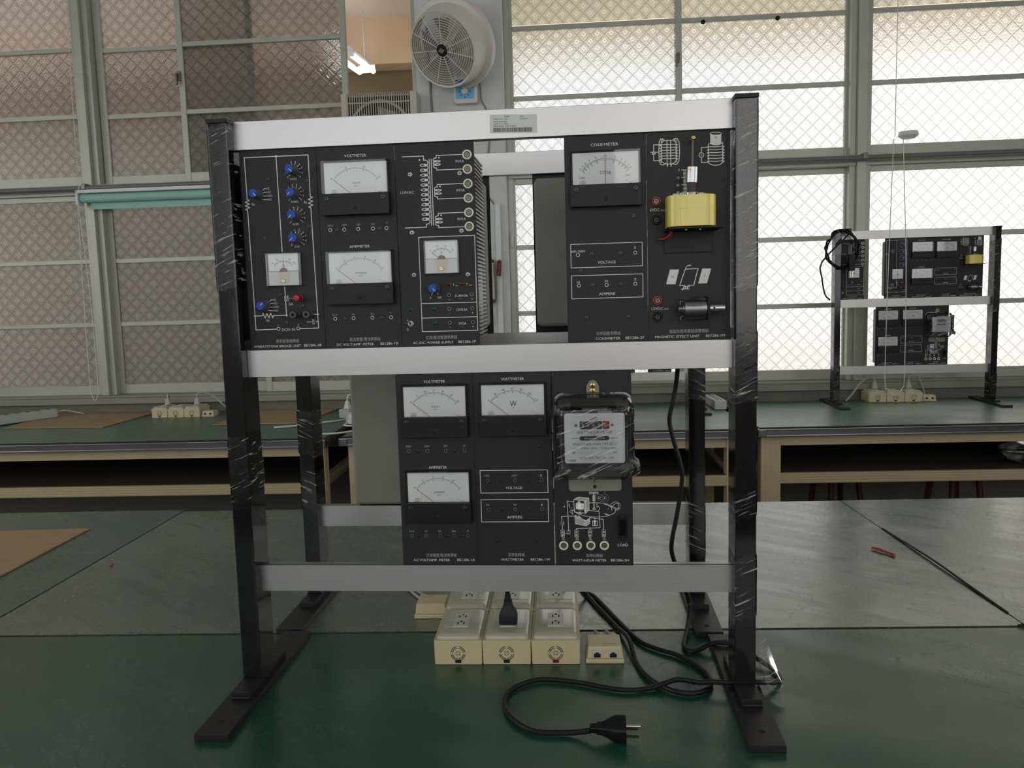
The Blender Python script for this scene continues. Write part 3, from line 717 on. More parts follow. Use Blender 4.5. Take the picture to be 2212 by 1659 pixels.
def big_meter(p, x, z, marks, unit, sub, lead=None, w=100, h=79, d=15):
    """wide panel meter: black lower bar, white dial, clear cover, needle, screws; x,z = lower left corner"""
    L = (x * .001, 0, z * .001); B = 31
    b = MB(.001); b.box(0, w, -2, 0, 0, h); b.box(0, w, -d, -2, 0, B); m = b.build('panel_meter', M['blackpl'], p, bevel=.0011, loc=L)
    MB(.001).box(3.5, w - 3.5, -6.5, -2.2, B, h - 3).build('dial_face', M['dial'], m, bevel=.0004)
    b = MB(.001); y0, y1 = -2, -d + .3
    x0, x1, z0, z1 = .4, w - .4, B, h - .4
    b.add([(x0, y0, z0), (x1, y0, z0), (x1, y0, z1), (x0, y0, z1), (x0 + 1, y1, z0), (x1 - 1, y1, z0), (x1 - 1, y1, z1 - 1), (x0 + 1, y1, z1 - 1)],
          [(4, 5, 6, 7), (0, 4, 7, 3), (1, 2, 6, 5), (3, 7, 6, 2)])
    b.build('clear_cover', M['clear'], m, smooth=False)
    cx, R = w / 2, 41.8; zc = B + 36.5 - R; y = -6.7
    A0, A1 = 90 + 52, 90 - 52
    b = MB(.001)
    def pt(r, t): a = radians(A0 + (A1 - A0) * t); return (cx + r * cos(a), zc + r * sin(a))
    ts = [q[0] for q in marks]
    b.arc(cx, zc, R, R, A0, A1, .35, y, 40)
    if lead is None:
        n = len(marks) - 1
        for i in range(n * 5 + 1): b.stroke([pt(R, i / (n * 5)), pt(R - (3.6 if i % 5 == 0 else 2.0), i / (n * 5))], .55 if i % 5 == 0 else .3, y)
    else:
        for t in ts: b.stroke([pt(R - 1, t), pt(R - 5, t)], .6, y)
        for i in range(41): b.stroke([pt(R, i / 40), pt(R - 2.4, i / 40)], .3, y)
    for t, s in marks:
        q = pt(R + 3.1, t); b.text(s, q[0], q[1], 3.0, y=y, rot=(A0 + (A1 - A0) * t - 90) * .8)
    if lead:
        b.text('LEAD', 17, B + 10.5, 2.6, y=y); b.text('LAG', w - 19, B + 12, 2.6, y=y)
        b.text(unit, cx, B + 17, 4.4, y=y)
    elif unit == 'W':
        b.text('W', cx + 1, B + 17, 8.5, y=y, f=.8); b.text('~', cx + 1, B + 11.2, 4.5, y=y)
    else:
        b.text(unit, cx + 1, B + 15, 2.7, y=y, f=1.1); b.text(sub, cx + 1, B + 11, 2.2, y=y, f=1.1)
    b.ring(15.5, B + 3.6, 1.9, 2.2, y); b.ring(17.5, B + 3.6, 1.9, 2.2, y); b.ring(19.5, B + 3.6, 1.9, 2.2, y)
    b.text('MODEL CV-100', 17.5, B + 1.1, 1.2, y=y); b.text('F.S.', 80, B + 4.4, 1.5, y=y); b.text('CLASS 1.5', 86, B + 1.9, 1.4, y=y)
    b.build('dial_scale', M['darkprint'], m, smooth=False)
    if lead: a, zt = (cx, zc + R - 1), (cx, B)
    else:
        a = pt(R - 1, 0); k = (a[1] - B) / (a[1] - zc); zt = (a[0] + (cx - a[0]) * k, B)
    MB(.001).stroke([a, zt], .55, -8).build('needle', M['redprint'], m, smooth=False)
    for q in (8.5, w - 8.5): screw(m, q, B - 7, 3.6, 'screw', 'cover_screw', -d)
    def zs(bb):
        bb.lathe([(2.7, 0), (2.7, .5), (2.2, .8), (0, .8)], (0, 0, 0), (0, -1, 0), 16); bb.use(1); bb.box(-.35, .35, -.9, -.75, -2.2, 2.2); return bb
    shared('zs', m, 'zero_screw', [M['blackpl'], M['hole']], w / 2, 10, zs, -d)
    return m

def small_meter(p, x, z, marks, unit, needle_deg, w=51.5, h=50, d=13):
    L = (x * .001, 0, z * .001)
    b = MB(.001); b.box(1, w - 1, -3, 0, 1, h - 1); m = b.build('square_meter', M['dial'], p, bevel=.001, loc=L)
    MB(.001).box(2.5, w - 2.5, -6, -3, h * .45, h - 2.5).build('dial_face', M['dial'], m)
    MB(.001).box(2.5, w - 2.5, -7, -3, 2, h * .45 - .6).build('lower_plate', M['lowdial'], m)
    b = MB(.001); b.flat([(16, h * .44), (36, h * .44), (33, 5), (19, 5)], -7.2); b.build('mechanism_tab', M['tab'], m, smooth=False)
    b = MB(.001); b.flat([(w / 2 + 6.2 * cos(radians(t)), h * .43 + 6 * sin(radians(t))) for t in range(0, 181, 15)], -7.4); b.build('pivot_shade', M['iron'], m, smooth=False)  # dark half disc over the needle pivot
    cx, zc, R = w / 2, h * .42, 22.5; y = -6.2
    b = MB(.001)
    def pt(r, t): a = radians(140 - 100 * t); return (cx + r * cos(a), zc + r * .92 * sin(a))
    for i in range(31): b.stroke([pt(R - 4, i / 30), pt(R - (7 if i % 5 == 0 else 5.6), i / 30)], .45 if i % 5 == 0 else .3, y)
    for t, s in marks: q = pt(R - .4, t); b.text(s, q[0], q[1], 2.5, y=y)
    b.text(unit, cx, h * .45 + 8.5, 4.6, y=y, f=.8)
    if unit == 'V': b.stroke([(cx - 2, h * .45 + 4.6), (cx + 2, h * .45 + 4.6)], .5, y)
    else: b.text('−', 7.5, h * .45 + 10, 2.4, y=y); b.text('+', w - 8, h * .45 + 10, 2.4, y=y)
    b.stroke([(2.5, h * .45), (w - 2.5, h * .45)], .5, -7.1)
    b.build('dial_scale', M['darkprint'], m, smooth=False)
    a = radians(needle_deg); MB(.001).stroke([(cx + 17 * cos(a), zc + 16 * sin(a)), (cx + 3 * cos(a), zc + 3 * sin(a))], .55, -7.6).build('needle', M['redprint'], m, smooth=False)
    def zs(bb):
        bb.lathe([(3.2, 0), (3.2, 2.2), (2.6, 3), (0, 3)], (0, 0, 0), (0, -1, 0), 18); bb.use(1)
        bb.add([(-2.3, -3.1, -1.6), (2.0, -3.1, 2.1), (1.6, -3.1, 2.5), (-2.6, -3.1, -1.2)], [(0, 1, 2, 3)]); return bb
    shared('zsb', m, 'zero_screw', [M['brass'], M['hole']], w / 2 - .5, 8, zs, -7)
    b = MB(.001)
    b.add([(0, -1, 0), (w, -1, 0), (w, -1, h), (0, -1, h), (1.2, -d, 1.2), (w - 1.2, -d, 1.2), (w - 1.2, -d, h - 1.2), (1.2, -d, h - 1.2)],
          [(4, 5, 6, 7), (0, 4, 7, 3), (1, 2, 6, 5), (3, 7, 6, 2), (0, 1, 5, 4)])
    b.build('clear_cover', M['clear'], m, smooth=False)
    return m

def module(name, label, ox, row, cat='panel', w=PW, housing=50):
    t = thing(name, label, cat, (ox, .0255, row), 0, 'plug-in panels of the front rack')
    b = MB(.001); b.box(0, w, 0, 2, -8, 301.5); b.build('panel', M['panel'], t, bevel=.0003, seg=1)
    if housing:
        b = MB(.001); b.rrect(4, w - 4, 12, 281, 9, 2, housing); b.build('rear_housing', M['housing'], t, bevel=.006, seg=3)
    return t
R1, R2 = .5287, .1950

def names(b, cn, cx, en, ex, ew, code, kx, kw, dz=0):
    b.use(1).text(cn, cx, 12.6 + dz, 5.0, f=.86); b.use(0)
    b.text(en, ex, 5.1 + dz, 3.7, w=ew); b.text(code, kx, 5.3 + dz, 3.7, w=kw)
PR = [M['print'], M['greyprint']]

# --- Wheatstone bridge panel
W_ = module('wheatstone_bridge_panel', 'black wheatstone bridge panel with six blue knobs and small square meter', -.355, R1)
b = MB(.001); lw = 1.25
b.stroke([(8.7, 223.7), (7.9, 284.4), (104.7, 284.4), (104.7, 224.6)], lw)
b.stroke([(56.3, 284.4), (57.3, 146)], lw); b.disc(56.3, 284.6, 1.6)
def zig(b, x, z0, z1, a=3.2, n=3, horiz=False):
    pts = [(0, 0)]; L = abs(z1 - z0)
    for i in range(n): pts += [((i + .25) * L / n, a), ((i + .75) * L / n, -a)]
    pts.append((L, 0)); s = 1 if z1 > z0 else -1
    b.stroke([((z0 + s * p, x + q) if horiz else (x + q, z0 + s * p)) for p, q in pts], 1.2)
zig(b, 8.5, 223.7, 207.8); zig(b, 104.7, 224.6, 208.1)
b.stroke([(8.3, 207.8), (9.8, 30.2), (41.8, 30.8)], lw); b.stroke([(104.7, 208.1), (106.6, 30.8), (78.4, 30.8)], lw)
b.stroke([(9.4, 51.2), (20.8, 51.4)], lw); zig(b, 51.4, 20.8, 38.5, 3.4, 3, True); b.stroke([(38.5, 51.4), (58.5, 51.2), (58.3, 72)], lw)
b.disc(9.4, 51.2, 1.5); b.disc(58.5, 51, 1.5); b.disc(106.6, 51.4, 1.5); b.stroke([(99.5, 51.6), (106.6, 51.4)], lw)
b.stroke([(58, 93), (58.1, 80)], lw); b.ring(58.2, 78.1, .9, 1.8); b.ring(58.0, 74, .9, 1.8)
b.stroke([(62, 80.6), (62, 72.2)], 1.1)
for i in range(4): b.disc(64.3 + i * 2.6, 76.4, .6)
for k, (z, s) in enumerate(((262.5, 'X1KΩ'), (229.5, 'X100Ω'), (197, 'X10Ω'), (164, 'X1Ω'))):
    zt = z + .2
    for i in range(10):
        a = radians(225 - 30 * i); b.stroke([(81.7 + 8.3 * cos(a), zt + 8.3 * sin(a)), (81.7 + 10.6 * cos(a), zt + 10.6 * sin(a))], .8)
        b.text(str(i), 81.7 + 13.2 * cos(a), zt + 12.8 * sin(a), 2.9)
    b.text(s, 80.3, z - 11.6, 2.9)
for z, nz in ((230.2, 0), (66.3, 0)):
    for i, s in enumerate(('1Ω', '10Ω', '100Ω', '1KΩ')):
        zz = z + 8.3 - i * 5.3
        b.stroke([(34 - .6 * i + (0 if i < 3 else -1), z + (6.2 - i * 4.4)), (35.6, zz), (38.2, zz)], .9); b.text(s, 39.4, zz, 2.9, al='l')
b.text('Ra', 17.6, 216.6, 3.6); b.text('Rs', 97, 216.6, 3.6); b.text('Rb', 29.3, 44.1, 3.6); b.text('GA', 66, 67.7, 3.6)
b.text('Rx=', 92.4, 40.6, 2.8); b.text('Rb', 99.3, 43, 2.8); b.text('Ra', 99.3, 38.2, 2.8); b.stroke([(96.4, 40.7), (102, 40.7)], .5); b.text('Rs', 105.4, 40.6, 2.8)
b.text('DC5V IN', 60.2, 29.6, 3.9, w=20); b.text('−', 45, 36.4, 3); b.text('+', 75.6, 36.4, 3.6)
names(b, '惠斯登電橋模組', 57.7, 'WHEATSTONE BRIDGE UNIT', 41.6, 73, 'BE1286-2B', 96.3, 27)
b.build('printed_legend', PR, W_, smooth=False)
for z, a in ((262.7, -45), (229.7, 225), (197.2, 225), (164.2, 225)): knob(W_, 81.7, z, a)
knob(W_, 26.2, 230.2, -45); knob(W_, 26.8, 66.4, 45)
for q in ((42.7, 252.6), (100.9, 247.3), (31.4, 166.2), (100.7, 181.4), (50.2, 81.9), (84.1, 64.2), (58.1, 39.6)): screw(W_, *q)
small_meter(W_, 34.6, 94.2, ((0.02, '50'), (.24, '25'), (.5, '0'), (.76, '25'), (.98, '50')), 'G', 90)
b = MB(.001); b.lathe([(5.4, 0), (5.4, 1.5), (4.6, 1.8), (4.6, 8), (5.2, 9), (5.2, 14.5), (4.2, 16.5), (0, 17)], (80.5, 0, 76.2), (0, -1, 0), 22); b.build('push_button', M['red'], W_)
for x in (74.8, 94.8):
    def mk(b):
        b.lathe([(5.8, 0), (5.8, 3), (4.6, 3.6), (4.6, 8), (5.4, 9), (5.6, 18), (5.2, 19.5), (2.4, 19.6), (2.2, 16)], (0, 0, 0), (0, -1, 0), 18); b.use(1).disc(0, 0, 2.3, -17, 14); return b
    shared('bpost', W_, 'binding_post', [M['postgrey'], M['hole']], x, 51.9, mk)
socket(W_, 44.8, 31.2); socket(W_, 75.4, 31)

# --- DC volt/amp meter panel
D_ = module('dc_meter_panel', 'black panel of two stacked white meters in the upper row, beside the power supply', -.2385, R1)
b = MB(.001); b.text('VOLTMETER', 58.4, 280.6, 4.0, w=32.5); b.text('AMPMETER', 58.7, 149.6, 4.0, w=30.5)
b.use(1)
for x, s in ((16, '300V'), (37.4, '150V'), (58.8, '30V'), (80.4, '15V')): b.text(s, x, 181.3, 3.1)
for x, s in ((15.9, '0.1A'), (44.2, '1A'), (72.8, '5A')): b.text(s, x, 50, 3.1)
b.text('+', 101, 182.3, 3.6); b.text('+', 100.6, 51, 3.6)
b.use(0); names(b, '直流電壓/電流表模組', 60.2, 'DC VOLT/AMP. METER', 45, 56.5, 'BE1286-1D', 97, 27)
b.build('printed_legend', PR, D_, smooth=False)
big_meter(D_, 9, 194.5, ((0, '0'), (1 / 3, '5'), (2 / 3, '10'), (1, '15')), 'VOLTS', 'D.C')
big_meter(D_, 9.5, 64.5, ((0, '0'), (.2, '.2'), (.4, '.4'), (.6, '.6'), (.8, '.8'), (1, '1')), 'AMPERES', 'D.C')
for x in (15.9, 36.9, 57.9, 80.1, 100.3): socket(D_, x, 174.8)
for x in (16.5, 44.4, 73, 101.2): socket(D_, x, 44.1)
for q in ((25.9, 175), (90.1, 174.8), (30.4, 43.8), (86.9, 43.8)): screw(D_, *q)

# --- power supply panel
P_ = module('power_supply_panel', 'black AC/DC power supply panel with six ivory jacks and ribbed side', -.1217, R1, housing=0)
b = MB(.001)
b.stroke([(11.3, 275.7), (42.4, 275.6), (42.4, 269.5)], 1.1)
def coil(b, x, z0, z1, n, amp, side, w=1.1):
    """looping spiral seen side on"""
    pts = []; N = n * 24
    for i in range(N + 1):
        t = i / N; a = 2 * pi * (n) * t
        pts.append((x + side * (amp * (1 - cos(a)) / 2 * 1.0 - amp * .2), z0 + (z1 - z0) * t + 3.6 * sin(a) * 1))
    b.stroke(pts, w)
def loops(b, x, z0, z1, n, side, big=5.6, small=4.6):
    """row of bulging half turns with small ellipses between them, as in the printed transformer"""
    st = (z0 - z1) / n
    for i in range(n):
        zc = z0 - st * (i + .5); b.arc(x, zc, side * big, st * .56, 90, -90, 1.1, n=12)
        if i: b.arc(x + side * (-.9), z0 - st * i, 4.9, st * .24, 0, 360, 1.0, n=18)
loops(b, 43, 269.5, 178.5, 13, 1)
b.stroke([(43, 178.5), (43, 174), (11.5, 173.8)], 1.1)
b.stroke([(50.6, 270.8), (50.6, 176.4)], 1.1); b.stroke([(53.6, 270.8), (53.6, 176.4)], 1.1); b.disc(36.4, 270.2, 1.2)
for z in (275.6, 234.4, 193.3):
    b.stroke([(101, z), (61, z), (61, z - 3.6)], 1.1); loops(b, 61, z - 3.6, z - 17.5, 3, -1, 4.4)
    b.stroke([(61, z - 17.5), (61, z - 20.6), (101, z - 20.6)], 1.1); b.disc(65.1, z - 3.0, 1.2)
    b.text('9V/1A', 95, z - 9.4, 3.7)
b.text('110VAC', 16.4, 224.8, 3.9, w=20)
b.rect(30.6, 113.4, 21.6, 159.8, 1.0); b.stroke([(30.6, 63), (113.4, 63)], 1.0); b.stroke([(30.6, 41.6), (113.4, 41.6)], 1.0)
b.text('I', 79.8, 89.6, 3.6); b.text('max.', 84.6, 88.2, 1.9); b.text('T', 99.8, 89.6, 3.6); b.text('max.', 105, 88.2, 1.9)
b.stroke([(46.6, 75.4), (48.2, 78)], .8); b.stroke([(56.4, 75.6), (54.6, 78.6)], .8); b.text('0', 44.8, 71.3, 3); b.text('30V', 58.6, 71.3, 3)
for z, s in ((73.8, '0~30V/2A'), (53.4, '12V/0.5A'), (33.2, '5V/2A')):
    b.text(s, 91, z - .8, 3.5); b.text('−', 72.8, z - 6.2, 3); b.text('+', 106.6, z - 6, 3.6)
b.text('1', 8.8, 38.8, 3.6); b.text('0', 8.9, 25.1, 3.6)
names(b, '交流/直流電源供應器', 58.9, 'AC./DC. POWER SUPPLY', 46.4, 61, 'BE1286-1P', 97.2, 26)
b.build('printed_legend', PR, P_, smooth=False)
for z in (274.8, 254.2, 233.7, 213.3, 192.6, 172.7): binding_jack(P_, 106.3, z)
for q in ((21.7, 250.2), (94.6, 249.2), (21.0, 166.8), (94.5, 167), (21.7, 105.2), (101.5, 103.6)): screw(P_, *q, r=3.6, m='steelscrew')
for q in ((5.9, 34), (89.6, 67.6), (89.8, 26.4)): screw(P_, *q, r=2.8)
small_meter(P_, 38.8, 105, ((.02, '0'), (.34, '10'), (.66, '20'), (.98, '30')), 'V', 142)
knob(P_, 51.8, 84.6, -45)
led(P_, 72.1, 90.5, 'ledred'); led(P_, 92.5, 90.4, 'ledred'); led(P_, 50, 54.2, 'ledgreen'); led(P_, 50, 33.8, 'ledgreen'); led(P_, 13.7, 54.6, 'ledgreen')
for z in (74.5, 54.1, 33.8):
    socket(P_, 72.4, z, False); socket(P_, 106.4, z, False)
b = MB(.001); b.lathe([(4.6, 0), (4.6, 1.6), (3.2, 1.8), (3.2, 5), (1.4, 5.2)], (13.9, 0, 33.5), (0, -1, 0), 8); b.tube([(13.9, -4, 33.5), (14.2, -12, 37)], 1.3, 10, r2=1.9); b.build('toggle_switch', M['steelscrew'], P_)
# ribbed heat sink behind the panel
b = MB(.001); b.box(8, PW - 6, 4, 104, 9, 276); b.build('case', M['sink'], P_, bevel=.001, seg=1)
for i in range(46):
    z = 10 + i * 5.85
    def mk(b): return b.box(-5.4, 0, 4, 106, 0, 2.6)
    shared('fin', P_, 'heat_sink_fin', M['sink'], PW - .6, z, mk, smooth=False)

# --- cos theta panel
F_ = module('power_factor_panel', 'black power factor panel with one meter above two outlined boxes, left of the yellow coil', .1243, R1)
b = MB(.001); b.text('COS', 50.2, 280.8, 4.0, w=12.4, al='r').theta(53.0, 280.8, 4.2).text('METER', 56.6, 280.8, 4.0, w=20.4, al='l')
b.rect(6.6, 109, 108.4, 142, .9); b.rect(6.9, 109.3, 63.8, 97.0, .9)
b.text('VOLTAGE', 57.8, 115.1, 4.0, w=25.5); b.text('AMPERE', 57.8, 69.8, 4.0, w=23.5)
b.text('60V-300V', 17.6, 131.7, 3.3, w=20); b.text('1A', 17, 87.9, 3.3); b.text('5A', 57.3, 88.1, 3.3); b.text('±', 98.6, 135.2, 4.4); b.text('±', 98.6, 90.2, 4.4)
names(b, '功率因數表模組', 58.7, 'COS', 46.2, 11.3, 'BE1286-2F', 97, 27); b.theta(54.4, 5.1, 3.9).text('METER', 57.6, 5.1, 3.7, w=18.6, al='l')
b.build('printed_legend', PR, F_, smooth=False)
big_meter(F_, 8, 193.2, ((0, '0'), (.06, '3'), (.13, '5'), (.21, '7'), (.33, '9'), (.5, '10'), (.67, '9'), (.79, '7'), (.87, '5'), (.94, '3'), (1, '0')), 'COSφ', '', lead=1)
for q in ((16.8, 126.6), (98.9, 127.4), (17.4, 82.6), (57.5, 82.6), (98.5, 83)): socket(F_, *q)
for q in ((37.1, 127.3), (78, 127.5), (96.9, 179.4), (20.6, 103.5), (37.2, 82.6), (77.9, 83), (27.5, 35.7), (88.4, 35.6)): screw(F_, *q)

# --- magnetic effect panel
G_ = module('magnetic_effect_panel', 'black magnetic effect panel with yellow taped coil and small motor', .2407, R1)
b = MB(.001)
gx = lambda X: 64.6 + (X - 609) * .1103
gz = lambda X, Y: 283.7 - (Y - 165) * .1103 - (X - 609) * .0050
def gs(pts, w=1.1): b.stroke([(gx(x), gz(x, y)) for x, y in pts], w)
# left icon: coil cage with battery
for x in (283, 330): gs([(x, 190), (x, 490), (x + 3, 515), (x + 8, 490)], 1.0)
gs([(212, 190), (212, 470)]); gs([(398, 190), (398, 460)])
for i in range(6):
    y = 245 + i * 35; gs([(200, y + 12), (215, y), (300, y - 2), (398, y - 6), (414, y), (398, y + 14)], 1.0)
    gs([(212, y + 18), (198, y + 10), (212, y + 2)], 1.0)
gs([(225, 170), (200, 176), (185, 220), (180, 330), (186, 450), (200, 492), (226, 500), (258, 486)], 1.1)
gs([(385, 166), (415, 170), (436, 210), (442, 330), (432, 450), (408, 486), (380, 490), (345, 478)], 1.1)
gs([(212, 220), (240, 200), (225, 172), (262, 195), (290, 190), (330, 190), (355, 190), (388, 162), (372, 196), (398, 212)], 1.0)
gs([(212, 455), (250, 478), (305, 486), (360, 478), (398, 450)], 1.0)
gs([(212, 244), (114, 248), (114, 335)], 1.0); gs([(76, 340), (162, 337)], 1.0); gs([(98, 360), (135, 358)], 1.6); gs([(114, 362), (114, 446), (212, 444)], 1.0)
# right icon: magnet entering a coil with ammeter
b.flat([(gx(x), gz(x, y)) for x, y in ((828, 105), (828, 235), (860, 247), (900, 250), (940, 246), (966, 235), (966, 105), (940, 118), (900, 124), (855, 118))], -.16)
gs([(828 + 69 + 69 * cos(a * pi / 12), ) + (105 + 18 * sin(a * pi / 12),) for a in range(25)], .9)
gs([(806, 235), (806, 470), (840, 492), (893, 500), (950, 490), (984, 462), (984, 215), (968, 222)], 1.0); gs([(806, 235), (828, 226)], 1.0)
for i in range(6):
    y = 268 + i * 36; gs([(806, y + 14), (793, y + 6), (808, y), (900, y + 2), (984, y - 8), (1002, y), (984, y + 12)], 1.0)
gs([(806, 272), (716, 280), (716, 338)], 1.0); gs([(716, 404), (716, 464), (806, 462)], 1.0)
b.ring(gx(716), gz(716, 372), 2.7, 3.6); b.text('A', gx(716), gz(716, 372), 2.7)
# scale beside the plunger
for i in range(7):
    z = 240.8 - i * 5.15; b.stroke([(51 if i % 2 else 48.8, z), (58, z)], .8)
for i in range(33): z = 240.8 - i * 1.03; b.stroke([(51.2, z), (57.2, z)], .32)
b.text('0', 45, 240.8, 3.2); b.text('10', 44, 230.4, 3.2); b.text('20', 43.6, 220.1, 3.2); b.text('30', 43.6, 209.8, 3.2)
b.text('6VDC', 11.0, 186.8, 3.9, w=14); b.text('max.', 22.4, 186.2, 2.6); b.text('12VDC', 13.4, 46.4, 3.9, w=17); b.text('max.', 26.6, 45.9, 2.6)
# N / S plates, rotor frame
b.flat([(31.6, 101.9), (25.9, 80.9), (39.2, 80.7), (44.4, 101.5)]); b.flat([(77.2, 101.9), (71.2, 80.7), (83.8, 80.7), (89.7, 101.5)])
b.stroke([(53.3, 74.5), (52.6, 78.6), (45.2, 78.7), (53.3, 101.7), (71.3, 102), (65.1, 78.6), (56.4, 78.6)], 1.1)
b.stroke([(50.5, 76.6), (59, 76.6)], 1.2); b.stroke([(47.8, 73.4), (58.4, 73.4)], 1.2); b.stroke([(50.5, 75), (49, 72)], 1.2); b.stroke([(56.8, 76.4), (55.2, 73.4)], 1.2)
b.arc(58.5, 102.6, 4.4, 4.2, 175, 85, 1.0, n=8); b.flat([(58.4, 105.8), (62.4, 107), (58.6, 107.9)])
b.flat([(48.0, 91.2), (49.4, 90.6), (50.2, 92.6)]); b.flat([(67.2, 91), (69.4, 90.6), (68.8, 93)])
names(b, '電磁效應與電磁感應模組', 57.9, 'MAGNETIC EFFECT UNIT', 41.3, 63.5, 'BE1286-1M', 95.6, 27, .4)
b.use(2).text('N', 34.9, 91.4, 3.4, y=-.2).text('S', 80.4, 91.4, 3.4, y=-.2); b.text('N', gx(898), gz(898, 152), 3.2, y=-.2).text('S', gx(898), gz(898, 225), 3.2, y=-.2)
b.build('printed_legend', PR + [M['darkprint']], G_, smooth=False)
binding_jack(G_, 12.9, 198.4, 'darkred', 6.8); binding_jack(G_, 12.7, 172.5, 'blackpl', 6.8); binding_jack(G_, 13.5, 58.1, 'darkred', 6.8); binding_jack(G_, 13.3, 34.3, 'blackpl', 6.8)
cx, cy = 55.6, -37.5
co = MB(.001); co.hexa([(x, y, 157.5) for x, y in rr(cx - 32.6, cx + 32.6, cy - 30, cy + 30, 17, 7)], [(x, y, 199.5) for x, y in rr(cx - 32.6, cx + 32.6, cy - 30, cy + 30, 17, 7)])
co = co.build('taped_coil', M['tape'], G_, bevel=.0008)
b = MB(.001); b.add([(x, y, z) for z in (180.5, 182.2) for x, y in rr(cx - 32.9, cx + 32.9, cy - 30.3, cy + 30.3, 17, 7)], [(k, (k + 1) % 32, 32 + (k + 1) % 32, 32 + k) for k in range(32)]); b.build('tape_seam', M['tape'], co)
b = MB(.001); b.lathe([(11, 199), (11, 204.5), (7.6, 204.5), (7.6, 199)], (cx + 1.5, cy, 0), (0, 0, 1), 20)
for k in range(9): a = 2 * pi * k / 9; b.box(cx - 2 + 19 * cos(a) - 4, cx - 2 + 19 * cos(a) + 4, cy + 14 * sin(a) - 3, cy + 14 * sin(a) + 3, 199, 203.2)
b.build('clear_bobbin', M['clearthick'], co)
b = MB(.001); b.box(cx - 33, cx + 41, -67, 0, 154.3, 156.8); b.box(cx - 32, cx + 35, -3, -.1, 125, 155); br = b.build('coil_bracket', M['blackpl'], G_, bevel=.0006)
for x in (47, 66): screw(br, x, 153.4, 1.6, 'steelscrew', 'bracket_screw', -60)
b = MB(.001); b.tube([(cx + 2.2, cy, 170), (cx + 2.2, cy, 219)], 6.0, 18); pl = b.build('iron_plunger', M['iron'], G_)
b = MB(.001); b.tube([(cx + 2.4, cy, 217.5), (cx + 3.4, cy, 239)], 7.9, 24); b.build('plunger_sleeve', M['tin'], pl, bevel=.0005)
def mk(b): b.lathe([(2.4, 0), (2.4, .8), (0, 1)], (0, 0, 0), (0, -1, 0), 14); b.use(1); return cross(b, 2.2, -1.02)
shared('ss', pl, 'sleeve_screw', [M['brass'], M['hole']], cx - .5, 235, mk, cy - 7.6)
MB(.001).tube(spline([(cx + 3.4, cy, 239), (cx + 4.2, cy + 4, 252), (cx + 5.4, -27, 268), (61.4, -25, 277), (62, -25.5, 280)], 6), 1.5, 7).build('pull_cord', M['rope'], pl)
b = MB(.001); b.tube([(62, 0, 280), (62, -27, 280)], 1.7, 10); b.lathe([(2.9, 27), (2.9, 28), (1.8, 29), (0, 29.2)], (62, 0, 280), (0, -1, 0), 14); b.use(1).box(60.2, 63.8, -29.4, -29.1, 279.7, 280.3); b.build('hook_screw', [M['brass'], M['hole']], G_)
for dx in (0, 2.2):
    MB(.001).tube(spline([(15.8 + dx, 1, 145 + dx * .4), (15.8 + dx, -8, 144.6), (22 + dx, -16, 144.5), (29 + dx, -20, 149), (30.5 + dx, -22, 155)], 6), 1.15, 7).build('red_wire', M['red'], G_)
# small motor lying on the panel
my = -20; mz = 45.6; b = MB(.001)
b.lathe([(0, 46.5), (8, 46.5), (8, 48.5), (14.2, 49), (14.6, 50), (14.6, 79), (13.4, 79.6), (8, 79.8)], (0, my, mz), (1, 0, 0), 30)
mo = b.build('motor', M['steel'], G_)
b = MB(.001); b.tube([(79, my, mz), (85, my, mz)], 1.6, 10); b.lathe([(6.0, 84.5), (6.0, 105), (2.4, 105), (2.4, 100)], (0, my, mz), (1, 0, 0), 22); b.use(1).disc(90, mz + .4, 1.5, my - 6.15, 12); b.build('shaft_coupling', [M['tin'], M['hole']], mo)
b = MB(.001); b.box(79.6, 82.4, my - 17, -.1, mz - 16.5, mz + 16.5); b.box(62, 82.4, -3, -.1, mz - 16.5, mz + 16.5); b.build('motor_bracket', M['blackpl'], mo, bevel=.0008)
b = MB(.001); b.lathe([(3, 41), (4, 42), (4, 46.5)], (0, my, mz), (1, 0, 0), 14); b.tube([(46, my - 9, mz + 10), (42, my - 10, mz + 11), (42.5, my - 10, mz + 6)], .7, 6); b.tube([(46, my - 9, mz - 10), (42, my - 10, mz - 12), (43, my - 10, mz - 15)], .7, 6); b.build('motor_terminals', M['midgrey'], mo)
b = MB(.001); b.use(0).text('RF-7E39100H', 62, mz + 4.5, 2.2, y=my - 14.75, w=20); b.build('motor_lettering', M['darkprint'], mo, smooth=False)
b = MB(.001); b.box(50, 78, my + 8, 0, mz - 8, mz + 8); b.build('motor_cradle', M['blackpl'], mo)

# --- AC volt/amp meter panel (lower row)
A_ = module('ac_meter_panel', 'black panel of two stacked white meters in the lower row, beside the wattmeter', -.135, R2)
b = MB(.001); b.text('VOLTMETER', 58.8, 280.6, 4.0, w=32.5); b.text('AMPMETER', 59.2, 150.2, 4.0, w=27.5)
b.use(1)
for x, s in ((15.6, '300V'), (44.1, '150V'), (72.3, '30V')): b.text(s, x, 182.8, 3.3)
for x, s in ((15.3, '0.1A'), (37.3, '1A'), (58.7, '5A'), (80.2, '10A')): b.text(s, x, 51.4, 3.3)
b.text('±', 100.4, 183.4, 4.2); b.text('±', 101.6, 52.4, 4.2)
b.use(0); names(b, '交流電壓/電流表模組', 59.6, 'AC VOLT/AMP. METER', 44.2, 56, 'BE1286-1A', 97.3, 27, 1.2)
b.build('printed_legend', PR, A_, smooth=False)
big_meter(A_, 9, 197.6, ((0, '0'), (1 / 6, '5'), (2 / 6, '10'), (.5, '15'), (4 / 6, '20'), (5 / 6, '25'), (1, '30')), 'VOLTS', 'A.C')
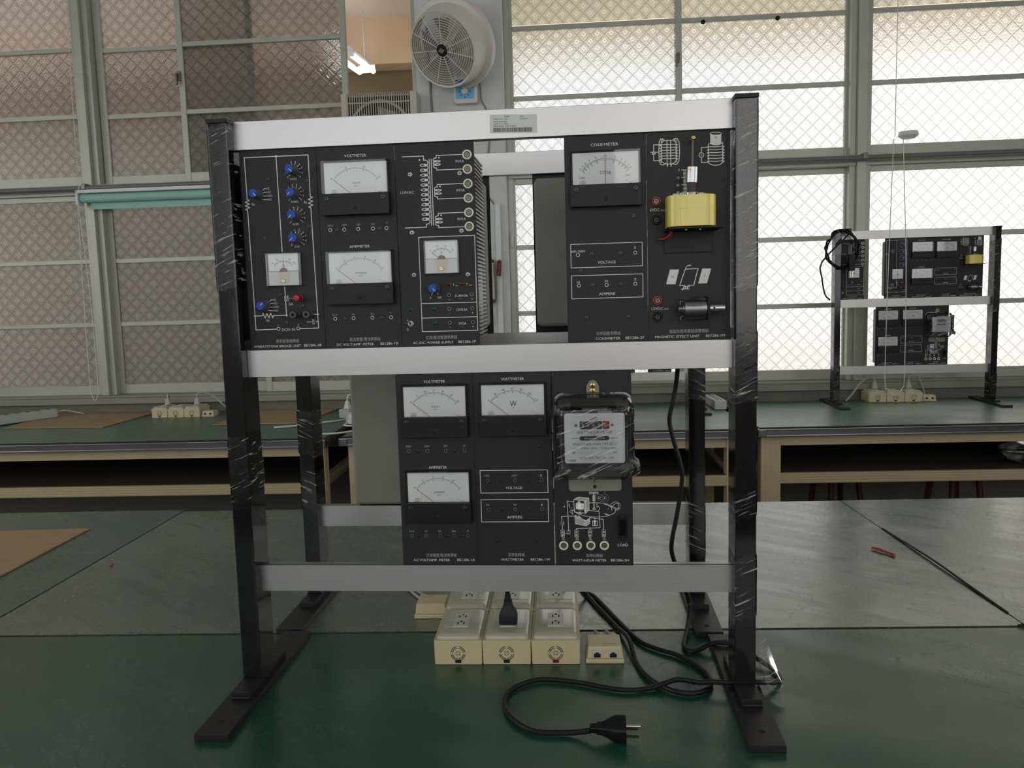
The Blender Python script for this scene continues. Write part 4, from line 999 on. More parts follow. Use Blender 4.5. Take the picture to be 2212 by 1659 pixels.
big_meter(A_, 9.8, 67.4, ((0, '0'), (.2, '.2'), (.4, '.4'), (.6, '.6'), (.8, '.8'), (1, '1')), 'AMPERES', 'A.C')
for x in (16, 44.3, 72.4, 100.5): socket(A_, x, 175.6, False)
for x in (15.4, 37.4, 59.3, 80.3, 101.5): socket(A_, x, 44.1, False)
for q in ((29.9, 175.6), (86.1, 175.8), (26.2, 43.9), (69.6, 44.3), (91.2, 44.4)): screw(A_, *q)

# --- wattmeter panel
T_ = module('wattmeter_panel', 'black wattmeter panel with one meter, beside the watt-hour meter', -.0187, R2)
b = MB(.001); b.text('WATTMETER', 59.8, 282.2, 4.0, w=34)
b.rect(6.9, 108.4, 110.2, 144.8, .9); b.rect(6.9, 108.2, 65.6, 100, .9)
b.text('VOLTAGE', 57.4, 117.8, 4.0, w=25); b.text('AMPERE', 57.3, 72.8, 4.0, w=23)
for x, z, s in ((17.2, 136.8, '120V'), (58.6, 136.6, '240V'), (16.9, 92, '1A'), (58.2, 92, '5A')): b.use(1).text(s, x, z, 3.3)
b.use(0); b.text('±', 98.4, 136.9, 4.4); b.text('±', 98.6, 92, 4.4)
names(b, '瓦特表模組', 58.2, 'WATTMETER', 51.9, 34.5, 'BE1286-1W', 94.6, 29.5, 1.8)
b.build('printed_legend', PR, T_, smooth=False)
big_meter(T_, 9.5, 198.2, ((0, '0'), (1 / 6, '20'), (2 / 6, '40'), (.5, '60'), (4 / 6, '80'), (5 / 6, '100'), (1, '120')), 'W', '')
for q in ((18.5, 129.4), (59.3, 129.5), (99.4, 129.8), (17.9, 84.6), (58.7, 84.9), (99.1, 85.1)): socket(T_, *q, False)
for q in ((38.8, 129.3), (79.5, 129.3), (38.8, 84.7), (79.5, 84.9), (97.6, 181), (22.3, 105.6), (28.7, 37.3), (89.6, 37.3)): screw(T_, *q)

# --- watt-hour meter panel
H_ = module('watthour_meter_panel', 'black panel carrying the film wrapped clear watt-hour meter', .0988, R2)
b = MB(.001)
hx = lambda X: 12.6 + (X - 314) * .08352
hz = lambda Y: 29.0 + (1150 - Y) * .0845
def hs(pts, w=.8): b.stroke([(hx(x), hz(y)) for x, y in pts], w)
for x, s in ((12.4, '1S'), (32.7, '2S'), (53.1, '2L'), (73.8, '1L')): b.text(s, x, 39.2, 4.0)
b.text('LOAD', 101.1, 29.4, 4.0, w=15.5)
hs([(515, 355), (392, 345), (410, 880)]); hs([(520, 618), (287, 622), (298, 870)]); hs([(640, 495), (958, 540), (970, 832), (545, 845), (545, 870)]); hs([(790, 645), (1030, 680), (1036, 868)]); hs([(790, 828), (792, 868)])
hs([(300, 935), (405, 935)], .6); hs([(392, 880), (432, 880), (432, 945), (395, 945), (392, 880)], .5)
for x in (300, 545, 790, 1036):
    hs([(x - 30, 872), (x + 30, 872), (x + 32, 995), (x - 28, 995), (x - 30, 872)], .5)
    for y in (910, 965): b.ring(hx(x), hz(y), .9, 1.5); hs([(x - 12, y + 8), (x + 12, y - 8)], .5)
b.use(1)
b.flat([(hx(x), hz(y)) for x, y in ((510, 322), (585, 275), (780, 292), (782, 500), (722, 572), (690, 568), (690, 338))], -.14)
b.use(0)
hs([(510, 322), (585, 275), (780, 292), (782, 500), (722, 572), (520, 545), (510, 322), (718, 345), (722, 572)], .7); hs([(718, 345), (780, 292)], .6)
b.flat([(hx(x), hz(y)) for x, y in ((545, 385), (590, 370), (630, 380), (690, 392), (690, 480), (640, 500), (545, 490))], -.17)
b.use(2); b.flat([(hx(x), hz(y)) for x, y in ((583, 395), (640, 400), (640, 490), (583, 485))], -.19); b.use(0)
for i in range(5): hs([(585, 408 + i * 18), (640, 412 + i * 18)], .5)
hs([(600, 490), (605, 550), (630, 550), (635, 495)], .6); hs([(560, 545), (590, 575), (640, 575), (665, 555)], .7)
b.ring(hx(605), hz(362), .8, 1.9)
pts = [(880 + 370 * cos(radians(t)), 510 + 126 * sin(radians(t)) + (.03 * 370 * cos(radians(t)))) for t in range(-62, 190, 6)]; hs(pts, .7)
hs([(780, 382), (900, 378), (1040, 388), (1120, 405)], .6)
b.flat([(hx(x), hz(y)) for x, y in ((1030, 572), (1140, 588), (1060, 608), (1085, 590))])
b.use(1); b.flat([(hx(x), hz(y)) for x, y in ((545, 620), (600, 610), (640, 660), (700, 700), (790, 660), (785, 755), (730, 795), (530, 760))], -.14); b.use(0)
hs([(525, 640), (530, 760), (725, 798), (788, 752), (788, 650)], .7); hs([(600, 620), (680, 690), (725, 700), (790, 655)], .8); hs([(725, 700), (725, 798)], .6)
for k in range(3): b.arc(hx(565), hz(612 + k * 14), 4, 2.2, 200, 350, .5, n=8); b.arc(hx(735), hz(672 + k * 14), 4.2, 2.2, 190, 350, .5, n=8)
b.ring(hx(540), hz(612), .5, 1.3); b.ring(hx(690), hz(762), .5, 1.3)
hs([(868, 205), (870, 490)], 1.2); hs([(852, 250), (890, 250), (890, 345), (852, 345), (852, 250)], .6)
for i in range(6): hs([(852, 262 + i * 15), (890, 256 + i * 15)], .4)
b.rect(hx(790), hx(945), hz(214), hz(184), .7); hs([(795, 200), (940, 196)], .5); b.arc(hx(872), hz(490), 2.6, 1.2, 0, 360, .6, n=14)
b.arc(hx(935), hz(482), 3, 3.2, -80, 110, .7, n=12); b.flat([(hx(x), hz(y)) for x, y in ((905, 442), (945, 448), (920, 462))])
for x0 in (957, 1062):
    for k in range(22): a = 2 * pi * k / 22; b.disc(hx(x0) + 6.2 * cos(a), hz(300) + 6.2 * sin(a), .33, n=6)
    for k in range(10): a = 2 * pi * k / 10; b.disc(hx(x0) + 3 * cos(a), hz(300) + 3 * sin(a), .28, n=6)
    b.disc(hx(x0), hz(300), .9); hs([(x0, 300), (x0, 270)], .6)
hs([(1120, 430), (1165, 460), (1215, 440), (1215, 420), (1260, 390), (1300, 400), (1310, 480), (1270, 490), (1240, 460)], .6); hs([(1150, 420), (1210, 372), (1270, 365), (1330, 400), (1330, 480), (1290, 512), (1255, 505)], .6); hs([(1186, 435), (1182, 510)], .9)
hs([(842, 705), (842, 795), (925, 795), (925, 705)], .8); b.flat([(hx(x), hz(y)) for x, y in ((855, 700), (905, 700), (905, 725), (855, 725))]); hs([(880, 725), (880, 780)], 2.2); hs([(880, 660), (880, 700)], .9)
hs([(430, 535), (470, 560), (490, 590), (480, 530), (455, 510), (520, 515)], .6); hs([(430, 470), (426, 400)], .7); b.flat([(hx(x), hz(y)) for x, y in ((416, 420), (425, 392), (434, 420))]); hs([(322, 785), (320, 725)], .7); b.flat([(hx(x), hz(y)) for x, y in ((312, 740), (320, 712), (328, 740))])
for x, y, s in ((345, 440, 'Ip'), (470, 475, 'f'), (262, 750, 'I'), (925, 408, 'D'), (1125, 495, 'T'), (1065, 185, 'J')): b.text(s, hx(x), hz(y), 2.4, slant=.2)
names(b, '瓦時計模組', 58.4, 'WATT-HOUR METER', 50.5, 51, 'BE1286-2H', 96.3, 26.5, .6)
b.build('printed_legend', PR + [M['dial']], H_, smooth=False)
for x in (12.6, 32.9, 53.2, 73.4): binding_jack(H_, x, 29.0)
b = MB(.001); b.rrect(93.6, 108, 36.6, 76.6, 7.1, -3.5, 0); sw = b.build('rocker_switch', M['blackpl'], H_, bevel=.0008)
b = MB(.001); b.hexa([(95.4, -3, 45), (106.2, -3, 45), (106.2, -3, 69), (95.4, -3, 69)], [(95.8, -5, 45.5), (105.8, -5, 45.5), (105.8, -10, 68.5), (95.8, -10, 68.5)]); b.build('rocker', M['post'], sw)
for z in (40, 73.4): screw(sw, 100.8, z, 2.2, 'screw', 'switch_screw', -3.5)
# the watt-hour meter: grey base plate with terminal tab, stepped clear cover, name plate, register and disc
b = MB(.001); b.rrect(22, 100, 112.8, 150, 5, -6, -.1); b.rrect(8, 112, 138, 256, 10, -5, -.1); b.prism([(50.6, 255), (69.6, 255), (69.6, 270), (65.4, 277), (60.3, 279.4), (55, 277), (50.6, 270)], -5, -.1)
me_ = b.build('watthour_meter', M['housing'], H_, bevel=.0012)
screw(me_, 60, 271, 4.2, 'brass', 'hanger_screw', -5); screw(me_, 60, 263, 4.2, 'brass', 'hanger_screw', -5); screw(me_, 60.4, 129.6, 3.6, 'brass', 'hanger_screw', -6); screw(me_, 60.6, 120, 2.6, 'blackpl', 'hanger_screw', -6)
b = MB(.001)
def ring(x0, x1, z0, z1, r, y): return [(x, y, z) for x, z in rr(x0, x1, z0, z1, r, 6)]
levels = [ring(1, 118.5, 134.5, 261, 16, -5), ring(1, 118.5, 134.5, 261, 16, -9), ring(3, 116.5, 136.5, 259, 15, -9.2), ring(4.5, 115, 138, 257, 15, -40), ring(7, 112.5, 141, 252, 14, -46),
          ring(10, 109.5, 144, 247, 13, -50), ring(14, 106.5, 147, 243, 8, -64), ring(16, 104.5, 149, 241, 7, -66)]
n_ = len(levels[0]); vs = [p for l in levels for p in l]
b.add(vs, [(i * n_ + k, i * n_ + (k + 1) % n_, (i + 1) * n_ + (k + 1) % n_, (i + 1) * n_ + k) for i in range(len(levels) - 1) for k in range(n_)] + [tuple((len(levels) - 1) * n_ + k for k in range(n_))])
b.build('clear_cover', M['clearthick'], me_, ang=28)
b = MB(.001); b.box(27, 93, -46, -5, 236.5, 247); b.box(24, 96, -44, -5, 150, 165); b.box(14, 22, -30, -5, 160, 240); b.box(98, 106, -30, -5, 160, 240); b.build('meter_works', M['dark'], me_, bevel=.001)
b = MB(.001); b.box(44, 80, -47.5, -46, 240, 244); b.box(66, 86, -48, -46, 236.5, 239); b.build('meter_frame_bar', M['lowdial'], me_)
pl = MB(.001).rrect(18.5, 103.5, 165.5, 237, 3.5, -54, -52.6).build('name_plate', M['dial'], me_)
b = MB(.001); y = -54.15
b.text('kWh', 60.8, 229.2, 4.2, y=y, f=.82); b.text('WATTHOUR METER', 60.8, 210, 4.4, w=50, y=y)
b.text('SINGLE-PHASE 2WIRE TYPE KEC-1', 60.8, 193, 4.0, w=62, y=y); b.text('110V  10(30)A  60Hz  1200Rev./kWh', 60.8, 187, 2.9, w=62, y=y)
b.text('№', 31.5, 180.6, 3.2, y=y); b.text('2000', 89, 180.6, 2.4, y=y); b.text('KAGA ELECTRIC CO., LTD.', 64, 173, 3.1, w=48, y=y); b.text('正電推薦', 28.4, 169.6, 2.6, y=y)
b.stroke([(29, 201.3), (40, 201.3)], .5, y); b.stroke([(81.6, 201.3), (93, 201.3)], .5, y); b.flat([(85, 200.6), (92.5, 201.3), (85, 202)], y); b.stroke([(60.8, 204.5), (60.8, 206.8)], .6, y)
b.use(1).text('0057467', 47, 180.6, 3.6, y=y, f=1.15)
b.build('plate_lettering', [M['darkprint'], M['lowdial']], me_, smooth=False)
b = MB(.001); b.rrect(40.3, 71.6, 214.2, 225.6, 1.6, -54.6, -53.9); b.use(1).rrect(72.4, 82, 214.2, 225.6, 1.6, -54.6, -53.9); b.build('register_window', [M['darkprint'], M['red']], me_)
b = MB(.001)
for x in (44.8, 52.4, 60, 67.6): b.text('0', x, 219.9, 5.2, y=-54.75, f=.72)
b.text('61', 76.6, 219.9, 4.8, y=-54.75, f=.75); b.stroke([(79.8, 219.9), (82, 219.9)], .6, -54.75)
b.build('register_digits', M['print'], me_, smooth=False)
def mk(b): return b.lathe([(2.2, 0), (2, .8), (0, .9)], (0, 0, 0), (0, -1, 0), 12)
for x in (35, 86.2): shared('rv', me_, 'plate_rivet', M['midgrey'], x, 220, mk, -54)
b = MB(.001); b.rrect(39.8, 81.8, 198.3, 204.2, 2.9, -55.2, -53.9); b.build('disc_slot', M['darkprint'], me_)
b = MB(.001); b.lathe([(20.3, -.8), (20.6, 0), (20.3, .8)], (60.8, -40.5, 201.3), (0, 0, 1), 36); b.build('turning_disc', M['tin'], me_)
# loose wrapping film round the meter cover
b = MB(.001); rnd = random.Random(5); n_ = 40; rings = []
for j, z in enumerate((147, 152, 160, 168, 176, 184, 192, 200, 208, 216, 224, 232, 240, 244)):
    base = rr(8 - (5 if z < 160 else 0), 112 + (12 if z < 166 else 4), -66 - 2, -10, 9, 9)
    rings.append([(x + rnd.uniform(-1.0, 1.0), y_ + rnd.uniform(-1.2, .6), z + rnd.uniform(-1.5, 1.5) + (x - 60) * .05) for x, y_ in base])
m_ = len(rings[0]); b.add([p for r in rings for p in r], [(i * m_ + k, i * m_ + (k + 1) % m_, (i + 1) * m_ + (k + 1) % m_, (i + 1) * m_ + k) for i in range(len(rings) - 1) for k in range(m_)])
b.build('film_wrap', M['film'], me_, ang=60)
MODS = dict(W=W_, D=D_, P=P_, F=F_, M=G_, A=A_, T=T_, H=H_)

# ------------------------------------------------------------------ racks (local frame: x right, y depth, z up; front face of the posts at y=0)
XI, XO, HP = .36, .39, .8642
RAILZ = (.8643, .5287, .1943); RH = .0411
def film_shell(b, x0, x1, y0, y1, z0, z1, rnd, step=.02, amp=.001):
    """creased film round a post"""
    nz = max(3, int((z1 - z0) / step)); per = []
    for (xa, ya), (xb, yb), n in (((x0, y0), (x1, y0), 7), ((x1, y0), (x1, y1), 7), ((x1, y1), (x0, y1), 3), ((x0, y1), (x0, y0), 7)):
        for k in range(n): per.append((xa + (xb - xa) * k / n, ya + (yb - ya) * k / n))
    cx, cy = (x0 + x1) / 2, (y0 + y1) / 2; vs = []; n = len(per)
    for i in range(nz + 1):
        z = z0 + (z1 - z0) * i / nz
        for k, (x, y) in enumerate(per):
            s = 1 + rnd.uniform(.012, .05)
            vs.append((cx + (x - cx) * s + rnd.uniform(0, amp) * .3, cy + (y - cy) * (1 + rnd.uniform(.008, .03)), z + rnd.uniform(-.003, .003) + (x - cx) * .22))
    b.add(vs, [(i * n + k, i * n + (k + 1) % n, (i + 1) * n + (k + 1) % n, (i + 1) * n + k) for i in range(nz) for k in range(n)])
def build_rack(name, label, loc, rz, films):
    t = thing(name, label, 'rack', loc, rz)
    rnd = random.Random(3)
    for side in (-1, 1):
        xa, xb = (-XO, -XI) if side < 0 else (XI, XO)
        # the long faces carry a shallow groove, as on an extruded section
        b = MB(); b.box(xa, xb, 0, .058, .020, HP - .004)
        p = b.build('post', M['post'], t, bevel=.0022, seg=2)
        MB().box(xa - .0012, xb + .0012, -.0012, .0592, HP - .005, HP + .0008).build('end_cap', M['blackpl'], p, bevel=.0008)
        for (za, zb) in films.get(side, ()):
            b = MB(); film_shell(b, xa, xb, 0, .058, za, zb, rnd); b.build('plastic_film', M['film'], p, ang=80)
        fx = (xa + xb) / 2
        MB().box(fx - .0242, fx + .0242, -.147, .2046, 0, .0105).build('foot', M['foot'], t, bevel=.0008)
        f = t.children[-1] if False else [c for c in t.children if c.name.startswith('foot')][-1]
        MB().box(fx - .015, fx + .015, -.045, .103, .0105, .0205).build('foot_plate', M['foot'], f, bevel=.0008)
        b = MB(); b.box(fx - .015, fx + .015, -.049, -.0445, .0105, .0145); b.build('weld_seam', M['foot'], f, bevel=.0012)
        for y in (-.112, .177):
            b = MB(); b.lathe([(.0052, .0106), (.0042, .0109)], (fx, y, 0), (0, 0, 1), 16, caps=False); b.use(1).add([(fx + .0044 * cos(k * pi / 8), y + .0044 * sin(k * pi / 8), .01085) for k in range(16)], [tuple(range(16))])
            b.build('bolt_hole', [M['foot'], M['hole']], f)
    for z in RAILZ:
        b = MB(); b.box(-XI, XI, .0213, .0238, z - RH, z); b.box(-XI, XI, .0282, .0375, z - RH, z); b.box(-XI, XI, .0238, .0282, z - .030, z - .011)
        if z < .2: b.box(-XI, XI, .02115, .0214, z - RH * .66 - .0012, z - RH * .66)
        b.build('rail', M['alu'], t, bevel=.0005, seg=1)
    return t
rack = build_rack('test_rack', 'black two-post steel rack with silver rails on the front green table', (0, 0, 0), 0,
                  {-1: ((.62, .855), (.30, .40)), 1: ((.60, .858), (.44, .535), (.27, .31), (.12, .215))})
# asset sticker on the top rail
b = MB(); y0 = .0212
b.add([(.0195, y0, .8572), (.0870, y0, .8548), (.0865, y0, .8290), (.0190, y0, .8312)], [(0, 1, 2, 3)])
s_ = b.build('asset_sticker', M['paper'], [c for c in rack.children if c.name.startswith('rail')][0], smooth=False)
b = MB(.001)
for t_, x, z, h, al in (('南投高中', 44, 853.5, 2.0, 'c'), ('財產來源:', 66, 852.6, 1.5, 'c'), ('財產編號 3100507-12  分號:08', 24.5, 850.4, 1.7, 'l'), ('公務財產-教育主管', 62, 849.6, 1.4, 'l'), ('財產名稱:  基本電子實驗器', 24.5, 847.2, 1.7, 'l'),
                        ('入帳日期: 098.12.28  財產來源:', 24.5, 844.0, 1.7, 'l'), ('保管單位: 實習輔導處   存置地點: 電子設備實習', 24.5, 840.8, 1.6, 'l')):
    b.text(t_, x, z, h, al=al, y=21.1, rot=-1.6, f=.82)
x = 24.3; rb = random.Random(11)
while x < 79.5:
    w_ = rb.choice((.35, .35, .6, .9)); z = 838.6 - (x - 24) * .03; b.flat([(x, z), (x + w_, z), (x + w_, z - 6), (x, z - 6)], 21.1); x += w_ + rb.choice((.3, .35, .6))
b.build('sticker_print', M['darkprint'], s_, smooth=False)
b = MB(); rnd = random.Random(9)
g = [[(.398 + .030 * u + rnd.uniform(-.002, .002), .03 - .012 * v - .04 * u * v + rnd.uniform(-.002, .002), .1 * (1 - v) * (1 - u * .8) + .004 + rnd.uniform(0, .005)) for u in (0, .3, .6, 1)] for v in (0, .25, .5, .75, 1)]
b.add([p for r in g for p in r], [(i * 4 + k, i * 4 + k + 1, i * 4 + 5 + k, i * 4 + 4 + k) for i in range(4) for k in range(3)])
b.build('loose_film', M['film'], [c for c in rack.children if c.name.startswith('post')][1], ang=80)

# ------------------------------------------------------------------ second rack standing back to back behind the first
rack2 = build_rack('test_rack', 'black rack standing back to back behind the front rack, facing the windows', (-.0201, .4175, 0), pi,
                   {-1: ((.10, .20), (.40, .46)), 1: ((.19, .27), (.30, .39))})
def back_panel(x0, x1, row, label):
    """module of the second rack, seen from behind: panel edge and rounded grey housing"""
    xc = (x0 + x1) / 2
    t = thing('panel_module', label, 'panel', (xc, .3925, row), pi, 'plug-in panels of the second rack')
    w = (x1 - x0) * 500 - .15
    MB(.001).box(-w, w, 0, 2, -8, 301.5).build('panel', M['panel'], t, bevel=.0003, seg=1)
    b = MB(.001); b.rrect(-w + 5, w - 5, 12, 281, 10, 2, 54); h = b.build('rear_housing', M['housing'], t, bevel=.007, seg=3)
    b = MB(.001); b.lathe([(8, -.2), (8, .5), (7.2, .5), (7.2, -.2)], (0, 54, 145), (0, 1, 0), 24, caps=False); b.lathe([(2.4, 0), (2.2, .7), (0, .9)], (0, 54, 145), (0, 1, 0), 14); b.build('housing_screw', M['housing'], h)
    return t
back_panel(.057, .1735, .5287, 'grey back housing seen between the power supply and power factor panels')
back_panel(-.1405, -.024, .5287, 'grey housing edge just behind the ribbed power supply, second rack')
back_panel(-.303, -.128, .1943, 'grey rounded back housing beside the lower stacked meter panel')

# ------------------------------------------------------------------ racks on the window bench, with copies of the panels
rack3 = build_rack('test_rack', 'distant rack full of panels on the right window bench', (1.783, 3.038, .0012), -.004, {-1: ((.03, .2), (.75, .86)), 1: ((.03, .14), (.45, .8))})
FAR = (('P', -.3572, .5287, 'small distant power supply panel, under the coiled cable'), ('W', -.145, .5287, 'small distant wheatstone panel with blue knobs'),
       ('D', -.0285, .5287, 'small distant panel of two stacked meters in the upper row'), ('F', .0880, .5287, 'small distant power factor panel beside the yellow coil'),
       ('M', .2045, .5287, 'small distant magnetic panel with yellow coil'), ('A', -.183, .195, 'small distant panel of two stacked meters in the lower row'),
       ('T', -.0665, .195, 'small distant wattmeter panel in the lower row'), ('H', .05, .195, 'small distant watt-hour meter panel'))
for k, x, z, lb in FAR:
    c = copy_tree(MODS[k], None, skip=('panel_screw', 'jack_socket', 'zero_screw', 'cover_screw'))
    c.location = (1.783 + x, 3.038 + .0255 - .004 * x, z + .0012); c.rotation_euler = (0, 0, -.004)
    c['label'] = lb + ' on the window bench'; c['group'] = 'plug-in panels of the distant rack'
rack4 = build_rack('test_rack', 'rack on the window bench mostly hidden by the front rack', (.356, 2.93, .0012), 0, {})
for k, x, lb in (('T', -.0705, 'plain wattmeter panel of the hidden bench rack'), ('H', .110, 'watt-hour panel of the hidden bench rack')):
    c = copy_tree(MODS[k], None, skip=('panel_screw', 'jack_socket', 'zero_screw', 'cover_screw', 'bracket_screw'))
    c.location = (.356 + x, 2.9555, .1962); c['label'] = lb; c['group'] = 'panels of the hidden bench rack'
# coil of cable hung over the left post of the distant rack
co = thing('cable_coil', 'black cable coiled over the left post of the distant rack', 'cable', (1.41, 3.038, .84))
rnd = random.Random(4)
pts = []
for i in range(70):
    a = -2 * pi * i / 17 + 1.2; r = .075 + .02 * sin(i * .37) + rnd.uniform(-.008, .008)
    pts.append((r * cos(a) - .012, -.012 - .0045 * (i % 5) - .004 * sin(i), -.055 + 1.15 * r * sin(a)))
pts += [(-.085, -.02, -.12), (-.085, -.02, -.2), (-.07, -.02, -.28), (-.045, -.02, -.31)]
MB().tube(spline(pts, 3), .0042, 6).build('cable', M['cable'], co)
b = MB(); b.box(.035, .062, -.055, -.025, -.17, -.09); b.build('plug', M['cable'], co, bevel=.004)
for dx in (.04, .052): MB().box(dx, dx + .004, -.043, -.036, -.20, -.168).build('plug_pin', M['metalgrey'], co)

# ------------------------------------------------------------------ work tables in front
def table(name, label, loc, rz, x0, x1, y0, y1, top=-.0032):
    t = thing(name, label, 'table', loc, rz)
    MB().box(x0, x1, y0, y1, top - .028, top).build('table_top', M['bench'], t, bevel=.002)
    b = MB(); b.box(x0 + .03, x1 - .03, y0 + .04, y0 + .09, top - .09, top - .028); b.box(x0 + .03, x1 - .03, y1 - .09, y1 - .04, top - .09, top - .028); b.build('apron', M['bench'], t)
    for x in (x0 + .06, x1 - .13):
        for y in (y0 + .05, y1 - .12): MB().box(x, x + .07, y, y + .07, FZ, top - .028).build('leg', M['bench'], t, bevel=.004)
    return t
TY = .0417
table('work_table', 'front table carrying the main rack, under a dark green sheet', (0, .2329, 0), TY, -2.3, 2.3, -1.05, -.012)
table('work_table', 'second table behind the main rack, under three green sheets', (0, .2329, 0), TY, -2.3, 2.3, .012, .885)
def sheet(name, label, poly, z0, z1, m, curl=None):
    b = MB(); n = len(poly)
    b.hexa([(x, y, z0) for x, y in poly], [(x, y, z1) for x, y in poly])
    o = b.build(name, M[m], smooth=False); o.location = (0, .2329, 0); o.rotation_euler = (0, 0, TY); tag(o, label, 'table mat'); return o
sheet('table_mat', 'dark green vinyl sheet under the front rack and the loose plug', [(-2.28, -1.04), (2.28, -1.04), (2.28, -.0052), (-2.28, -.0052)], -.003, 0, 'mat_dark')
sheet('table_mat', 'green vinyl sheet under the second rack, middle of three', [(-.999, .0045), (.908, .0045), (.893, .88), (-.986, .88)], -.003, 0, 'mat_mid')
sheet('table_mat', 'faded green vinyl sheet under the brown board', [(-2.28, .0045), (-1.003, .0045), (-.990, .895), (-2.28, .89)], -.003, .0006, 'mat_pale')
sheet('table_mat', 'worn green vinyl sheet beyond the twisted red wire, glaring in window light', [(.9105, .0045), (2.28, .0045), (2.28, .88), (.8955, .88)], -.003, .0004, 'mat_mid')
# raised black edge where the two sheets curl apart
b = MB(); b.tube(spline([(.9090, .06, .001), (.9075, .2, .003), (.9055, .33, .006), (.9035, .45, .004), (.9005, .6, .001)], 6), .0024, 6)
o = b.build('mat_edge', M['rubber']); o.location = (0, .2329, 0); o.rotation_euler = (0, 0, TY); tag(o, 'black curled edge between the middle and right green sheets', 'edge strip')
b = MB(); b.tube(spline([(.895, .0, .0015), (.91, .0005, .004), (.925, .0, .008), (.95, -.003, .004), (1.0, -.002, .002), (1.3, 0, .001)], 5), .0028, 6)
o = b.build('seam_strip', M['rubber']); o.location = (0, .2329, 0); o.rotation_euler = (0, 0, TY); tag(o, 'black rubber lip sticking up where the table seams meet', 'edge strip')
# brown hardboard on the second table
def board(label, pts, z, m='board'):
    b = MB(); b.hexa([(x, y, z) for x, y in pts], [(x, y, z + .004) for x, y in pts]); o = b.build('hardboard_sheet', M[m], bevel=.0008); tag(o, label, 'board', 'brown boards on the tables'); return o
board('brown hardboard sheet cut by the left picture edge on the second table', [(-1.172, .50), (-1.196, .885), (-1.66, .845), (-1.66, .48)], .0008)

# ------------------------------------------------------------------ benches along the windows
BY = .032
def bench(label, x0, x1, y0, depth, rz):
    """cream metal bench: top with green sheet and aluminium edge, beam, shelf, legs"""
    t = thing('window_bench', label, 'bench', (x0, y0, 0), rz, 'benches along the windows'); w = x1 - x0
    MB().box(0, w, .012, depth, -.036, -.003).build('bench_top', M['shelf'], t)
    MB().box(.004, w - .004, .010, depth, -.003, 0).build('green_sheet', M['mat_far'], t, smooth=False)
    MB().box(.002, w - .002, .006, .011, -.004, .0015).build('sheet_edge', M['rubber'], t)
    b = MB(); b.box(.0, w, .0, .012, -.040, -.0045); b.box(0, w, -.005, 0, -.0125, -.0045); b.box(0, w, -.005, 0, -.040, -.032); b.build('edge_trim', M['trim'], t, bevel=.0016, seg=2)
    for x in (0, w): 
        b = MB(); b.box(x - .006, x + .03 if x == 0 else x + .006, -.007, .014, -.041, -.004); b.box(x - .03 if x else x - .004, x + .006, -.007, .014, -.041, -.004); b.build('corner_cap', M['trim'], t, bevel=.004)
    MB().box(.10, w - .10, .055, .10, -.088, -.040).build('front_beam', M['bench'], t, bevel=.002)
    MB().box(.10, w - .10, depth - .1, depth - .06, -.088, -.040).build('rear_beam', M['bench'], t)
    b = MB(); b.box(.1, w - .1, .07, depth - .08, -.224, -.212); b.build('shelf', M['shelf'], t)
    b = MB(); b.box(.10, w - .10, .052, .072, -.257, -.211)
    for k in range(4): b.box(.10, w - .10, .0495, .0525, -.253 + k * .0115, -.247 + k * .0115)
    b.build('shelf_edge', M['bench'], t, bevel=.0008, seg=1)
    for x in (.02, w - .105):
        for y in (.05, depth - .13): 
            b = MB(); b.box(x, x + .085, y, y + .07, FZ, -.040)
            for k in range(3): b.box(x + .02 + k * .02, x + .026 + k * .02, y - .0015, y + .001, FZ, -.04)
            b.build('leg', M['bench'], t, bevel=.002)
        b = MB(); b.box(x + .02, x + .05, .1, depth - .1, -.26, -.215); b.build('side_beam', M['bench'], t)
    return t
bench('long green topped bench under the dim windows, nearest the picture edge', -3.9, -.985, 2.185, 1.03, .0323)
bench('green topped bench behind the front rack below the pillar', -.925, .868, 2.306, .92, .0323)
bench('green topped bench holding the distant rack', .895, 3.6, 2.392, .83, .0323)
board('brown hardboard sheet beside the grey power strip on the dim window bench', [(-2.772, 2.686), (-2.241, 2.672), (-2.24, 3.19), (-2.86, 3.21)], .001)
board('brown hardboard sheet half hidden behind the left black posts', [(-1.69, 2.704), (-1.238, 2.712), (-1.207, 3.22), (-1.66, 3.22)], .001)

# ------------------------------------------------------------------ cream outlet boxes
def vent(b, x, z, y):
    for r0, r1 in ((2.6, 3.6), (8.6, 9.6), (11.2, 12.2)):
        for k in range(4):
            a0, a1 = k * 90 + 8 - (0 if r0 > 5 else -6), k * 90 + 82 - (0 if r0 > 5 else 6); n = 7
            pts = [(x + r1 * cos(radians(a0 + (a1 - a0) * i / n)), z + r1 * sin(radians(a0 + (a1 - a0) * i / n))) for i in range(n + 1)] + [(x + r0 * cos(radians(a1 - (a1 - a0) * i / n)), z + r0 * sin(radians(a1 - (a1 - a0) * i / n))) for i in range(n + 1)]
            for i in range(n): b.add([(pts[i][0], y, pts[i][1]), (pts[i + 1][0], y, pts[i + 1][1]), (pts[2 * n - i][0], y, pts[2 * n - i][1]), (pts[2 * n + 1 - i][0], y, pts[2 * n + 1 - i][1])], [(0, 1, 2, 3)])
